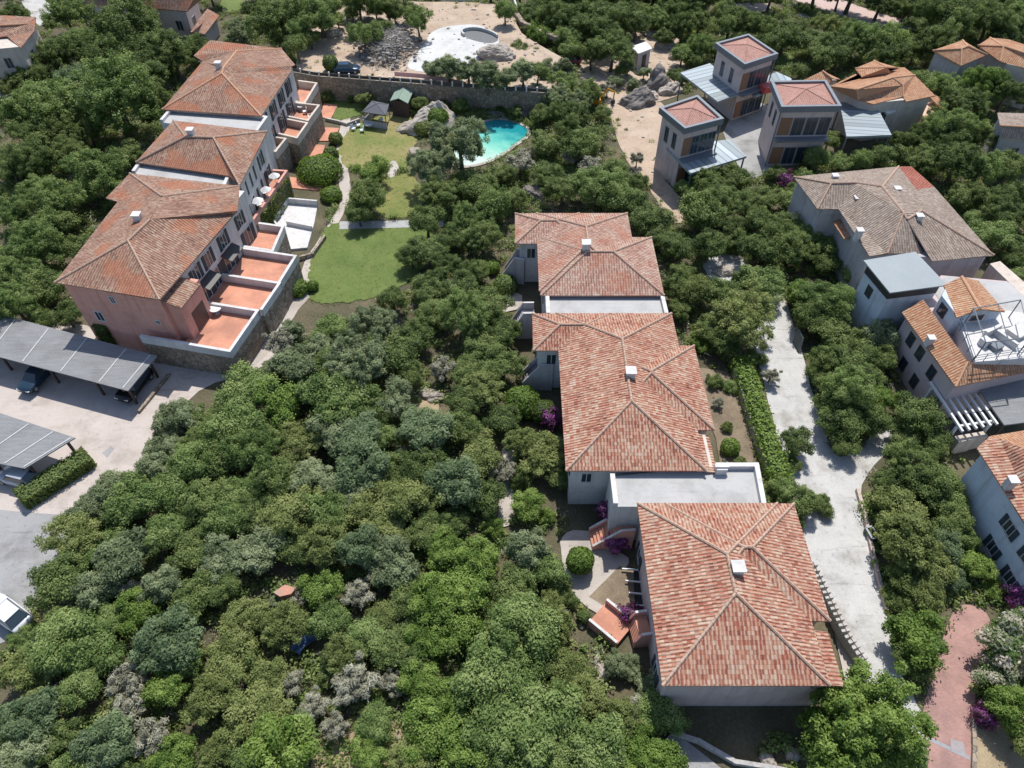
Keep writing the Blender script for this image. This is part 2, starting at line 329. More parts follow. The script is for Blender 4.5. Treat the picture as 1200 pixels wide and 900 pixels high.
# ------------------------------------------------------------------ roofs, walls, windows
def newell(ps):
    n = Vector((0, 0, 0))
    for i, p in enumerate(ps):
        q = ps[(i + 1) % len(ps)]
        n += Vector(((p.y - q.y) * (p.z + q.z), (p.z - q.z) * (p.x + q.x), (p.x - q.x) * (p.y + q.y)))
    return n.normalized()
def slope_uv(ps):
    n = newell(ps)
    h = Vector((0, 0, 1)).cross(n)
    h = h.normalized() if h.length > 1e-4 else Vector((1, 0, 0))
    d = n.cross(h)
    return [(p.dot(h) + 37.0, -p.dot(d) + 53.0) for p in ps]
def roof_sheet(mb, caps, faces, thick=0.14, cap_r=0.13, cap_min=0.985):
    fs = []
    for f in faces:
        f = [Vector(p) for p in f]
        if newell(f).z < 0: f = f[::-1]
        fs.append(f)
    key = lambda p: (round(p.x, 2), round(p.y, 2), round(p.z, 2))
    edges = {}
    for fi, f in enumerate(fs):
        uv = slope_uv(f); dz = Vector((0, 0, thick))
        tris = [tuple(range(len(f)))] if len(f) == 3 else tessellate_polygon([f])
        for t3 in tris:
            if newell([f[i] for i in t3]).z < 0: t3 = t3[::-1]
            mb.face([f[i] for i in t3], [uv[i] for i in t3])
            mb.face([f[i] - dz for i in t3][::-1], [(0, 0)] * 3)
        for i in range(len(f)):
            a, b = f[i], f[(i + 1) % len(f)]
            edges.setdefault(frozenset((key(a), key(b))), []).append((fi, a, b))
    for e in edges.values():
        if len(e) == 1:
            _, a, b = e[0]
            d = Vector((0, 0, thick))
            mb.face([a, a - d, b - d, b], [(0, 0), (0, .1), (.3, .1), (.3, 0)])
        elif len(e) == 2 and caps is not None:
            n1, n2 = newell(fs[e[0][0]]), newell(fs[e[1][0]])
            a, b = e[0][1], e[0][2]
            c2 = sum(fs[e[1][0]], Vector()) / len(fs[e[1][0]])
            if n1.dot(n2) < cap_min and (c2 - a).dot(n1) < 0:
                n = max(2, int((b - a).length / .38))
                for k in range(n):
                    p, q = a.lerp(b, k / n), a.lerp(b, (k + 1) / n)
                    up = Vector((0, 0, .015))
                    caps.tube([p + up, q + up], [cap_r * .88, cap_r * 1.05], 6)
def rect_frame(o, ang):
    o = Vector((o[0], o[1], 0)); a = R(ang)
    e1, e2 = Vector((math.cos(a), math.sin(a), 0)), Vector((-math.sin(a), math.cos(a), 0))
    return lambda s, t, z=0.0: o + e1 * s + e2 * t + Vector((0, 0, z))
def hip_faces(fr, s0, s1, t0, t1, ze, pitch=0.36):
    ws, wt = s1 - s0, t1 - t0
    if ws >= wt:
        k = wt / 2; a, b = (s0 + k, t0 + k), (s1 - k, t0 + k)
    else:
        k = ws / 2; a, b = (s0 + k, t0 + k), (s0 + k, t1 - k)
    zr = ze + k * pitch
    A, B, C, D = fr(s0, t0, ze), fr(s1, t0, ze), fr(s1, t1, ze), fr(s0, t1, ze)
    P, Q = fr(*a, zr), fr(*b, zr)
    if abs(ws - wt) < 1e-3: return [[A, B, P], [B, C, P], [C, D, P], [D, A, P]]
    if ws > wt: return [[A, B, Q, P], [B, C, Q], [C, D, P, Q], [D, A, P]]
    return [[A, B, P], [B, C, Q, P], [C, D, Q], [D, A, P, Q]]
def xy(pts): return [(p.x, p.y) for p in pts]
def roof_part(parent, sheets, mat, ridge=RIDGE, cap_r=.13, name='roof'):
    mb, cps = MB(), []
    for faces in sheets:
        cp = MB(); roof_sheet(mb, cp, faces, cap_r=cap_r); cps.append(cp)
    o = mb.build(name, mat, parent)
    for cp in cps:
        if cp.f: cp.build('ridge_tiles', ridge, o)
    return o
def wall_part(parent, poly, z0, z1, mat, name='wall'):
    mb = MB(); mb.prism(poly, z0, z1); return mb.build(name, mat, parent)
def chimney(roof, p, zb, w=.62, h=1.3, mat=WHITE, cap=WHITE):
    mb = MB(); mb.box(p.x, p.y, zb, w, w, h - .12); mb.box(p.x, p.y, zb + h - .12, w * 1.3, w * 1.3, .12)
    c = mb.build('chimney', mat, roof)
    return c
def chimney_thing_cap(c, p, z, w=.9, mat=WHITE):
    mb = MB(); mb.box(p.x, p.y, z, w, w, .14); mb.build('chimney_cap', mat, c)
def window(parent, p, n, w, h, shutters=True, frame=None, name='window', sill=True):
    """p: foot of the opening on the wall face, n: outward direction"""
    n = Vector((n[0], n[1], 0)).normalized(); t = Vector((-n.y, n.x, 0)); up = Vector((0, 0, 1))
    def slab(mb, a0, a1, z0, z1, d0, d1):
        vs = [p + t * a + n * d + up * z for z in (z0, z1) for a, d in ((a0, d0), (a1, d0), (a1, d1), (a0, d1))]
        mb.solid([tuple(v) for v in vs], [(0, 1, 2, 3), (7, 6, 5, 4), (0, 4, 5, 1), (1, 5, 6, 2), (2, 6, 7, 3), (3, 7, 4, 0)])
    f = MB(); b = .09
    slab(f, -w / 2 - b, -w / 2, -b, h + b, -.05, .05); slab(f, w / 2, w / 2 + b, -b, h + b, -.05, .05)
    slab(f, -w / 2, w / 2, h, h + b, -.05, .05); slab(f, -w / 2, w / 2, -b, 0, -.05, .08); slab(f, -.03, .03, 0, h, -.02, .045)
    fo = f.build(name, frame or WHITE, parent)
    g = MB(); slab(g, -w / 2, w / 2, 0, h, -.03, .02); g.build('pane', GLASS, fo)
    if shutters:
        for s in (-1, 1):
            q = MB(); a = s * (w / 2 + .09); e = s * (w / 2 + .09 + w * .48)
            slab(q, min(a, e), max(a, e), -.05, h + .05, .005, .09); q.build('shutter', SHUT, fo)
    return fo
def parapet(parent, pts, z0, z1, mat, w=.28, name='parapet', closed=False):
    mb = MB(); pts = [Vector((p[0], p[1], 0)) for p in pts]
    m = len(pts)
    rng_ = range(m if closed else m - 1)
    for i in rng_:
        a, b = pts[i], pts[(i + 1) % m]
        d = (b - a).normalized() * (w / 2 - .002 * i)
        a2, b2 = a - d, b + d
        mb.bar((a2.x, a2.y, z1 + .003 * i), (b2.x, b2.y, z1 + .003 * i), w, z1 - z0)
    return mb.build(name, mat, parent)
def stairs(parent, a, b, z0, z1, w=1.3, mat=TERRA, rail=WHITE, n=9, rail_h=.85, landing=1.2):
    """outside stair from a (low) to b (high) with a parapet each side"""
    a, b = Vector((a.x, a.y, 0)), Vector((b.x, b.y, 0)); d = (b - a); L = d.length; d.normalize(); t = Vector((-d.y, d.x, 0))
    mb = MB(); run = (L - landing) / n
    for k in range(n):
        p = a + d * (run * k); q = a + d * (run * (k + 1)) if k < n - 1 else b
        z = z0 + (z1 - z0) * (k + 1) / n
        mb.prism(xy([p - t * w / 2, q - t * w / 2, q + t * w / 2, p + t * w / 2]), -.02, z)
    s = mb.build('staircase', mat, parent)
    for sd in (-1, 1):
        o = t * sd * (w / 2 + .1)
        r = MB(); p0, p1, p2 = a + o, b - d * landing + o, b + o
        for p, q, za, zb in ((p0, p1, z0, z1), (p1, p2, z1, z1)):
            th = t * .1
            vs = [p - th, q - th, q + th, p + th]
            lo = [(v.x, v.y, -.02) for v in vs]; hi = [(v.x, v.y, (za if i in (0, 3) else zb) + rail_h + (.004 if q is p2 else 0)) for i, v in enumerate(vs)]
            r.solid(lo + hi, [(3, 2, 1, 0), (4, 5, 6, 7), (0, 1, 5, 4), (1, 2, 6, 5), (2, 3, 7, 6), (3, 0, 4, 7)])
        r.build('stair_parapet', rail, s, top=WHITE)
    return s
def sheet(name, poly, z, mat, lab=None):
    """level ground sheet of the setting"""
    mb = MB()
    a = sum(poly[i][0] * poly[(i + 1) % len(poly)][1] - poly[(i + 1) % len(poly)][0] * poly[i][1] for i in range(len(poly)))
    if a < 0: poly = poly[::-1]
    mb.face([(p[0], p[1], z) for p in poly])
    return structure(mb.build(name, mat))
def smooth_poly(pts, k=3, wob=0.0, seed=1):
    """round a traced outline (Chaikin) and roughen it a little"""
    g = random.Random(seed); pts = [Vector((p[0], p[1])) for p in pts]
    for _ in range(k):
        q = []
        for i in range(len(pts)):
            a, b = pts[i], pts[(i + 1) % len(pts)]
            q += [a.lerp(b, .25), a.lerp(b, .75)]
        pts = q
    return [(p.x + g.uniform(-wob, wob), p.y + g.uniform(-wob, wob)) for p in pts]
def G(pts, z=0.0): return xy([at(u, v, z) for u, v in pts])
def inset(poly, d):
    c = Vector((sum(p[0] for p in poly) / len(poly), sum(p[1] for p in poly) / len(poly)))
    out = []
    for p in poly:
        v = Vector(p[:2]) - c; L = v.length
        out.append(tuple(c + v * max(.1, (L - d) / L)))
    return out

# ------------------------------------------------------------------ plants
def leaf_cloud(centres, radii, per, size, seed, elong=1.5, up=.55, out=.85, flat=1.0, shell=.55, tint_spread=.85):
    r = np.random.default_rng(seed)
    n = len(centres); idx = np.repeat(np.arange(n), per); N = len(idx)
    c = np.asarray(centres)[idx]; rad = np.asarray(radii)[idx]
    d = r.normal(size=(N, 3)); d /= np.linalg.norm(d, axis=1)[:, None]
    rr = shell + (1 - shell) * r.random(N) ** .6
    rr *= 1 + .24 * r.normal(size=N)
    pos = c + d * (rad * rr)[:, None] * np.array([1, 1, flat])
    nrm = d * out + r.normal(size=(N, 3)) * .45 + np.array([0, 0, up]); nrm /= np.linalg.norm(nrm, axis=1)[:, None]
    a = np.cross(nrm, r.normal(size=(N, 3))); a /= np.linalg.norm(a, axis=1)[:, None] + 1e-9
    b = np.cross(nrm, a)
    s = size * (.6 + .8 * r.random(N))
    a = a * (s * elong)[:, None] * .5; b = b * s[:, None] * .5
    V = np.stack([pos - a, pos + b * .9, pos + a, pos - b * .9], axis=1).reshape(-1, 3)
    clump_t = r.random(n)
    tint = np.clip(.5 + (clump_t[idx] - .5) * tint_spread * 1.3 + r.normal(size=N) * .19, 0, 1)
    return V, np.repeat(tint, 4)
def leaf_object_mesh(name, V, tint, mat):
    me = bpy.data.meshes.new(name); N = len(V) // 4
    me.vertices.add(len(V)); me.vertices.foreach_set('co', V.astype(np.float32).ravel())
    me.loops.add(len(V)); me.loops.foreach_set('vertex_index', np.arange(len(V), dtype=np.int32))
    me.polygons.add(N); me.polygons.foreach_set('loop_start', np.arange(0, 4 * N, 4, dtype=np.int32))
    try: me.polygons.foreach_set('loop_total', np.full(N, 4, dtype=np.int32))
    except Exception: pass
    ca = me.color_attributes.new('tint', 'FLOAT_COLOR', 'POINT')
    cc = np.ones((len(V), 4), dtype=np.float32); cc[:, 0] = tint; cc[:, 1] = tint; cc[:, 2] = tint
    ca.data.foreach_set('color', cc.ravel())
    me.materials.append(mat); me.update(calc_edges=True)
    return me
def clump_centres(kind, seed):
    g = random.Random(seed); C, Rr = [], []
    P = dict(O=(62, .15, .25, .80), D=(60, .17, .27, .78), M=(56, .18, .28, .80), B=(60, .16, .26, .82), J=(50, .16, .26, .62), Y=(64, .14, .23, .76), G=(26, .14, .24, .75), P=(26, .22, .32, .8), W=(30, .22, .32, .85))[kind]
    n, r0, r1, sq = P
    lob = [(g.uniform(0, 6.28), g.uniform(.66, 1.18)) for _ in range(7)]
    tries = 0
    while len(C) < n and tries < 4000:
        tries += 1
        a = g.uniform(0, 2 * math.pi); ct = g.uniform(-.72, 1); st = math.sqrt(1 - ct * ct)
        edge = 1.0
        for la, lr in lob:
            dd = abs((a - la + math.pi) % (2 * math.pi) - math.pi)
            if dd < .6: edge = 1 + (lr - 1) * (1 - dd / .6)
        rr = g.uniform(.58, .92) * edge * (1 if ct > -.2 else .85)
        p = (rr * st * math.cos(a), rr * st * math.sin(a), 1.28 + rr * ct * sq)
        if all((p[0] - q[0]) ** 2 + (p[1] - q[1]) ** 2 + (p[2] - q[2]) ** 2 > (r0 * .95) ** 2 for q in C):
            C.append(p); Rr.append(g.uniform(r0, r1))
    lobes = (1, 3, 5)[seed % 3]
    if lobes > 1 and kind != 'G':
        hubs = [(.5 * math.cos(6.2832 * (k + g.uniform(-.3, .3)) / lobes), .5 * math.sin(6.2832 * (k + g.uniform(-.3, .3)) / lobes), g.uniform(-.18, .16)) for k in range(lobes)]
        C2 = []
        for k, q in enumerate(C):
            h = hubs[k % lobes]; w = .62 if lobes == 3 else .52
            C2.append((h[0] + q[0] * w, h[1] + q[1] * w, 1.28 + h[2] + (q[2] - 1.28) * w * 1.15))
        C = C2
    for k in range(7):
        a = k * .9; C.append((.3 * math.cos(a), .3 * math.sin(a), 1.15 + .1 * (k % 3))); Rr.append(.34)
    return C, Rr
def trunk_mesh(seed, C, many=5):
    g = random.Random(seed); mb = MB()
    top = (g.uniform(-.08, .08), g.uniform(-.08, .08), .85)
    mb.tube([(0, 0, -.05), (top[0] * .4, top[1] * .4, .4), top], [.10, .07, .055], 7)
    pick = g.sample(C, min(many, len(C)))
    for p in pick:
        m = ((top[0] + p[0]) / 2 + g.uniform(-.06, .06), (top[1] + p[1]) / 2 + g.uniform(-.06, .06), (top[2] + p[2]) / 2 + .02)
        mb.tube([top, m, p], [.045, .03, .008], 5)
    o = mb.build('trunk', BARK); me = o.data; bpy.data.objects.remove(o); return me
SPEC = dict(O=(215, .047, 2.2), D=(215, .048, 1.5), M=(220, .047, 1.8), B=(205, .053, 1.6), J=(240, .042, 2.6), Y=(190, .047, 1.5), G=(120, .042, 4.5), P=(190, .07, 1.2), W=(190, .066, 2.0))
TEMPL = {}
def templates(kind, big=False):
    k = (kind, big)
    if k not in TEMPL:
        out = []
        for i in range(3 if kind in 'ODMBY' and not big else 2):
            seed = 100 + i + 17 * ord(kind) + (991 if big else 0)
            C, Rr = clump_centres(kind, seed)
            per, size, el = SPEC[kind]
            if big:
                g = random.Random(seed); C2, R2 = [], []
                for c, r in zip(C, Rr):
                    for _ in range(4):
                        C2.append(tuple(c[j] + g.uniform(-.8, .8) * r for j in range(3))); R2.append(r * g.uniform(.42, .6))
                V, t = leaf_cloud(C2, R2, int(per * .6), size * .62, seed, el)
            else:
                V, t = leaf_cloud(C, Rr, per, size, seed, el, shell=.55 if kind != 'G' else .2)
            out.append((leaf_object_mesh('crown', V, t, LEAF[kind]), trunk_mesh(seed, C, 9 if kind == 'G' else 5)))
        TEMPL[k] = out
    return TEMPL[k]
ALLPLANTS = []
SPECIES = dict(O='olive', D='evergreen', M='leafy', B='broadleaf', J='juniper', Y='scrub', G='dry', W='oleander')
def plant(u, v, rpx, kind, bush=False, zb=0.0, label=None, group=None, squash=1.0, name=None):
    """a tree whose crown the photo shows centred at (u, v) with that radius in pixels"""
    r = 2.0; zc = (1.28 if not bush else .62)
    for _ in range(4):
        p = at(u, v, zb + zc * r * squash); r = rpx * depth_of(p) / FP
    sh = templates(kind, r > 2.7)
    me, tr = sh[rng.randrange(len(sh))]
    o = bpy.data.objects.new(name or SPECIES[kind] + ('_bush' if bush else '_shrub' if kind in 'GW' else '_tree'), None); COL.objects.link(o)
    o.location = (p.x, p.y, zb - (.62 * r * squash if bush else 0)); o.rotation_euler = (0, 0, rng.uniform(0, 6.28)); s = r * .98
    s *= rng.choice((.86, .95, 1.0, 1.06, 1.16)); o.scale = (s * rng.uniform(.86, 1.14), s, s * squash * rng.uniform(.85, 1.1))
    c = bpy.data.objects.new('crown', me); COL.objects.link(c); c.parent = o
    if not bush:
        t = bpy.data.objects.new('trunk', tr); COL.objects.link(t); t.parent = o
    ALLPLANTS.append(dict(o=o, u=u, v=v, r=r, rpx=rpx, kind=kind, bush=bush, label=label, group=group, p=p))
    return o
def topiary(name, label, cat, u, v, rpx, zc, mat, flat=.85, dens=2600, size=.10, shape=None, ang=0, dims=None, zb=0, group=None):
    p = at(u, v, zb + zc); r = rpx * depth_of(p) / FP
    t = thing(name, label, cat, (p.x, p.y, zb), group)
    q = np.random.default_rng(int(u * 7 + v)); N = dens
    if dims:
        sx, sy, sz = dims; pos = []
        x = (q.random(N) - .5); y = (q.random(N) - .5); z = q.random(N); f = q.integers(0, 5, N)
        x = np.where(f == 0, .5, np.where(f == 1, -.5, x)); y = np.where(f == 2, .5, np.where(f == 3, -.5, y)); z = np.where(f == 4, 1., z)
        ca, sa = math.cos(ang), math.sin(ang)
        X, Y = x * sx, y * sy
        pos = np.stack([p.x + X * ca - Y * sa, p.y + X * sa + Y * ca, zb + z * sz], 1) + q.normal(size=(N, 3)) * (.2 if mat is LEAF['B'] else .07)
        nr = np.stack([np.where(f < 2, x * 2, 0), np.where((f == 2) | (f == 3), y * 2, 0), np.where(f == 4, 1., .2)], 1)
    else:
        d = q.normal(size=(N, 3)); d /= np.linalg.norm(d, axis=1)[:, None]
        loose = mat is LEAF['P']; lump = 1 + (.32 if loose else .05) * np.sin(d[:, 0] * 5 + d[:, 1] * 4 + u) + (.25 * np.sin(d[:, 1] * 8 + d[:, 2] * 6 + v) if loose else 0) + (.16 if loose else .03) * q.normal(size=N)
        pos = np.array([p.x, p.y, zb + zc]) + d * r * lump[:, None] * np.array([1, 1, flat]); nr = d
    nr = nr + q.normal(size=(N, 3)) * .35; nr /= np.linalg.norm(nr, axis=1)[:, None] + 1e-9
    a = np.cross(nr, q.normal(size=(N, 3))); a /= np.linalg.norm(a, axis=1)[:, None] + 1e-9; b = np.cross(nr, a)
    s = (size * (.7 + .8 * q.random(N)))[:, None]
    V = np.stack([pos - a * s, pos - b * s * .6, pos + a * s, pos + b * s * .6], 1).reshape(-1, 3)
    me = leaf_object_mesh('foliage', V, np.repeat(np.clip(.5 + q.normal(size=N) * (.36 if mat is LEAF['P'] else .22), 0, 1), 4), mat)
    o = bpy.data.objects.new('foliage', me); COL.objects.link(o); attach(o, t)
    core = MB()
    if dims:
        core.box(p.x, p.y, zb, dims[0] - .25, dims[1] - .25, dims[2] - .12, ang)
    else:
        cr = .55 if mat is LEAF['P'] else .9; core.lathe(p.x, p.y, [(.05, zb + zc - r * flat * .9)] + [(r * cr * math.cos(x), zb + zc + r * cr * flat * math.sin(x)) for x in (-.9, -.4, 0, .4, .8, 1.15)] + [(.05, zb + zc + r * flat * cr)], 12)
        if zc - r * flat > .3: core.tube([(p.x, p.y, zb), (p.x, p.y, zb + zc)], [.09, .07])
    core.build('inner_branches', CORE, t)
    return t
def boulder(u, v, rpx, label, mat=ROCK, flat=.7, seed=1, zb=0, stretch=(1, 1), ang=0, name='boulder', group=None, sharp=.34, peak=0.0):
    p0 = at(u, v, zb); r = rpx * depth_of(p0) / FP; p = at(u, v, zb + r * flat * .4)
    g = random.Random(seed); offs = Vector((g.uniform(0, 50), g.uniform(0, 50), 0))
    from mathutils import noise
    mb = MB(); nu, nv = 34, 20
    pts = []
    for j in range(nv + 1):
        ph = -.5 + (math.pi / 2 + .5) * j / nv
        for i in range(nu):
            a = 2 * math.pi * i / nu
            d = Vector((math.cos(a) * math.cos(ph), math.sin(a) * math.cos(ph), math.sin(ph)))
            k = 1 + sharp * noise.noise(d * 1.1 + offs) + .18 * noise.noise(d * 2.6 + offs) + .08 * noise.noise(d * 5.5 + offs) + .04 * noise.noise(d * 12 + offs)
            q = d * r * k
            if peak:
                h = max(0, math.sin(ph)); q = Vector((q.x * (1 - peak * h) + .18 * r * h, q.y * (1 - peak * h) + .1 * r * h, q.z * (1 + .25 * h)))
            x, y = q.x * stretch[0], q.y * stretch[1]
            pts.append((p.x + x * math.cos(ang) - y * math.sin(ang), p.y + x * math.sin(ang) + y * math.cos(ang), zb + max(-.1, q.z * flat + .1)))
    fs = [(j * nu + i, j * nu + (i + 1) % nu, (j + 1) * nu + (i + 1) % nu, (j + 1) * nu + i) for j in range(nv) for i in range(nu)]
    mb.solid(pts, fs)
    o = mb.build(name, mat)
    return tag(o, label, 'boulder', group)

# ================================================================== SETTING: ground sheets
mb = MB()
mb.face([(-420, -160, 0), (420, -160, 0), (420, 620, 0), (-420, 620, 0)])
structure(mb.build('ground', SOIL))
KEEP = []
LEVEL = [0]; LAWNS = []
def gsheet(name, px, z, mat, k=2, wob=.05, keep=True):
    LEVEL[0] += 1; z = z * .5 + .004 * LEVEL[0]
    if 'lawn' in name: wob = .22; k = 3
    poly = smooth_poly(G(px), k, wob, len(px))
    if keep: KEEP.append(poly)
    if 'lawn' in name: LAWNS.append((name, poly))
    return sheet(name, poly, z, mat)
lane_px = [(895, 300), (912, 345), (880, 385), (888, 420), (903, 480), (920, 545), (938, 620), (958, 700), (990, 765), (1012, 805), (1040, 840), (1066, 870), (1088, 930), (1120, 940), (1100, 880), (1078, 830), (1060, 800), (1050, 770), (1040, 720), (1030, 680), (1018, 640), (1012, 600), (1006, 566), (1055, 512), (1052, 494), (1030, 502), (985, 545), (966, 510), (952, 460), (938, 405), (925, 365), (915, 340)]
gsheet('lane', lane_px, .012, CONC, 2, .07)
gsheet('lane_upper_end', [(828, 292), (842, 296), (870, 300), (878, 318), (860, 332), (835, 330), (822, 312)], .012, CONC, 2, .1)
gsheet('brick_road', [(1124, 704), (1163, 718), (1158, 760), (1144, 800), (1141, 850), (1139, 945), (1092, 945), (1083, 870), (1080, 830), (1100, 775), (1108, 735)], .012, REDBR, 2, .02)
gsheet('drain_strip', [(1086, 862), (1136, 886), (1137, 891), (1086, 867)], .02, plain('drain_grey', (.25, .26, .28)), 0, 0)
gsheet('manhole_patch', [(1114, 866), (1128, 870), (1132, 884), (1114, 878)], .024, plain('patch_grey', (.27, .25, .26)), 0, 0)
gsheet('roadside_garden_path', [(1172, 812), (1186, 788), (1225, 762), (1225, 775), (1196, 800), (1184, 830), (1172, 825)], .012, PAVE)
gsheet('dry_verge', [(1144, 830), (1175, 815), (1225, 850), (1225, 945), (1142, 945)], .008, DRY)
gsheet('parking_floor', [(-60, 390), (45, 372), (200, 398), (262, 425), (300, 415), (322, 400), (345, 412), (285, 440), (240, 452), (210, 480), (175, 520), (166, 560), (96, 604), (62, 606), (-60, 596)], .012, PINKPAVE, 1)
gsheet('asphalt_yard', [(-60, 592), (62, 604), (96, 600), (82, 640), (62, 665), (40, 700), (36, 740), (-60, 780)], .016, ASPH, 1)
gsheet('repair_patch', [(120, 531), (130, 523), (134, 526), (126, 537)], .02, ASPH, 0, 0)
gsheet('curved_garden_path', [(404, 118), (412, 124), (410, 150), (404, 176), (408, 200), (412, 225), (404, 250), (392, 268), (378, 290), (374, 318), (372, 340), (352, 360), (332, 390), (310, 420), (292, 432), (288, 424), (308, 398), (326, 372), (344, 352), (356, 338), (352, 318), (360, 302), (374, 280), (388, 258), (400, 240), (398, 215), (392, 190), (396, 160), (402, 135)], .012, PAVE, 2, .06)
gsheet('upper_lawn', [(374, 114), (440, 116), (436, 132), (404, 140), (392, 142)], .008, LAWN)
gsheet('half_dry_lawn', [(400, 160), (428, 140), (458, 134), (488, 140), (496, 156), (484, 172), (490, 186), (470, 200), (448, 202), (404, 198), (396, 178)], .008, DRYLAWN)
gsheet('small_lawn', [(448, 206), (482, 202), (498, 226), (494, 252), (446, 258), (436, 235)], .008, DRYLAWN)
gsheet('main_lawn', [(366, 300), (380, 268), (396, 258), (500, 262), (512, 280), (506, 304), (484, 328), (440, 350), (400, 356), (362, 356), (362, 322)], .008, LAWN, 2, .1)
gsheet('stone_path', [(398, 260), (520, 258), (520, 266), (398, 269)], .02, plain('path_grey', (.34, .345, .35), rough=.85), 0, 0)
gsheet('stepping_path', [(452, 196), (462, 186), (470, 200), (456, 212)], .012, PAVE)
gsheet('tower_plaza', [(845, 150), (880, 118), (905, 125), (900, 185), (905, 200), (880, 212), (868, 200), (855, 175)], .012, noisy('grey_yard_concrete', [(.3, (.23, .23, .23)), (.6, (.33, .33, .325)), (.8, (.40, .395, .385))], scale=.3, fine=5, stain=.8), 1)
gsheet('sandy_track', [(700, 98), (730, 100), (776, 118), (790, 140), (770, 200), (800, 235), (806, 262), (780, 262), (764, 222), (742, 200), (726, 170), (712, 130)], .008, SAND, 2, .2)
gsheet('rocky_clearing', [(690, 60), (740, 35), (800, 40), (806, 90), (800, 112), (760, 124), (715, 110), (690, 100), (670, 80)], .005, SAND, 2, .2)
gsheet('far_pink_road', [(925, -12), (955, -14), (1010, 10), (1060, 24), (1095, 30), (1085, 40), (1010, 30), (965, 12), (930, 2)], .012, plain('far_road_pink', (.45, .34, .31), rough=.9), 2)
gsheet('far_yard', [(838, 6), (900, 2), (904, 14), (845, 22)], .012, plain('far_yard_pink', (.45, .36, .31), rough=.9), 1)
gsheet('pale_drive', [(22, -8), (40, -10), (62, 8), (66, 18), (48, 34), (38, 22), (28, 8)], .012, CONC, 1)
gsheet('far_lawn', [(256, -4), (288, -4), (284, 12), (262, 18)], .008, LAWN, 1)
gsheet('tower_lawn', [(908, 62), (926, 60), (932, 76), (914, 84)], .008, LAWN, 1)
gsheet('villa_garden_path', [(656, 622), (700, 622), (702, 640), (738, 652), (736, 664), (716, 684), (700, 706), (722, 716), (712, 726), (686, 712), (668, 690), (658, 660)], .012, PAVE, 2, .05)
gsheet('dry_flower_bed', [(690, 700), (726, 664), (742, 668), (744, 712), (716, 716)], .016, LOAM, 0, 0)
gsheet('side_patio', [(968, 700), (982, 705), (1016, 790), (990, 800)], .012, PAVE, 0, 0)
gsheet('side_garden_soil', [(806, 430), (866, 440), (892, 560), (846, 560), (836, 500)], .008, LOAM, 1, .2)
gsheet('lower_asphalt', [(788, 856), (850, 905), (850, 945), (760, 945), (770, 880)], .012, ASPH, 0, 0)
gsheet('villa_back_path', [(588, 520), (602, 520), (606, 560), (598, 620), (578, 620), (590, 570)], .008, PAVE, 2, .15)
gsheet('stair_forecourt', [(575, 345), (612, 342), (612, 362), (585, 368)], .012, PAVE, 1)
gsheet('upper_soil', [(440, 440), (500, 440), (520, 500), (450, 520), (430, 500)], .004, DRY, 2, .3, keep=False)
gsheet('scrub_clearing', [(370, 860), (450, 830), (490, 880), (470, 945), (360, 945)], .004, DRY, 2, .3, keep=False)

# raised building site behind the retaining wall
ZS = 3.2
site = smooth_poly(G([(345, 86), (372, 91), (490, 99), (640, 109), (668, 92), (672, 74), (630, 52), (606, 34), (602, 8), (560, 2), (470, 2), (430, -6), (372, 10), (352, 44)], ZS), 1, .1)
mb = MB(); mb.prism(site, -.1, ZS); structure(mb.build('building_site_ground', SAND)); 
KEEP.append(site)
sheet('concrete_site_floor', smooth_poly(G([(468, 82), (500, 50), (505, 34), (560, 26), (588, 44), (580, 58), (566, 66), (548, 80), (520, 86)], ZS), 2, .1), ZS + .02, SLAB)
# sunken basin in that floor
mb = MB(); bas = smooth_poly(G([(538, 38), (556, 34), (578, 40), (586, 47), (574, 52), (548, 46)], ZS), 2)
mb.face([(p[0], p[1], ZS + .03) for p in bas]); structure(mb.build('basin_floor', plain('basin_grey', (.14, .145, .15), rough=.9)))
mb = MB()
for i in range(len(bas)):
    a, b = bas[i], bas[(i + 1) % len(bas)]
    if (a[1] + b[1]) / 2 > sum(p[1] for p in bas) / len(bas) - .3: mb.bar((a[0], a[1], ZS + .55), (b[0], b[1], ZS + .55), .3, .52)
tag(mb.build('basin_kerb', SLAB), 'pale curved concrete kerb round the dark basin on the building site', 'kerb')

# pool
pool = smooth_poly(G([(528, 166), (556, 150), (570, 141), (592, 139), (612, 146), (622, 153), (618, 162), (602, 172), (590, 182), (570, 192), (540, 198), (522, 190)]), 3)
KEEP.append(pool)
m, nt, bs = base_mat('pool_water')
tc = nd(nt, 'ShaderNodeTexCoord'); mp = nd(nt, 'ShaderNodeMapping')
pc, pd = at(555, 180), at(606, 144)
ax = Vector((pd.x - pc.x, pd.y - pc.y)); 
dt = nd(nt, 'ShaderNodeVectorMath', operation='DOT_PRODUCT'); dt.inputs[1].default_value = (ax.x / ax.length ** 2, ax.y / ax.length ** 2, 0)
sb = nd(nt, 'ShaderNodeVectorMath', operation='SUBTRACT'); sb.inputs[1].default_value = (pc.x, pc.y, 0)
nz = nd(nt, 'ShaderNodeTexNoise'); nz.inputs['Scale'].default_value = .5; nz.inputs['Detail'].default_value = 3
am = nd(nt, 'ShaderNodeMath', operation='MULTIPLY_ADD'); am.inputs[1].default_value = .5
nt.links.new(tc.outputs['Object'], sb.inputs[0]); nt.links.new(sb.outputs[0], dt.inputs[0]); nt.links.new(tc.outputs['Object'], nz.inputs['Vector'])
nt.links.new(nz.outputs[0], am.inputs[0]); nt.links.new(dt.outputs['Value'], am.inputs[2])
r = ramp(nt, [(.15, (.50, .62, .56)), (.5, (.24, .56, .46)), (.75, (.10, .44, .38)), (1, (.015, .24, .28))]); nt.links.new(am.outputs[0], r.inputs[0]); nt.links.new(r.outputs[0], bs.inputs['Base Color'])
bs.inputs['Roughness'].default_value = .12
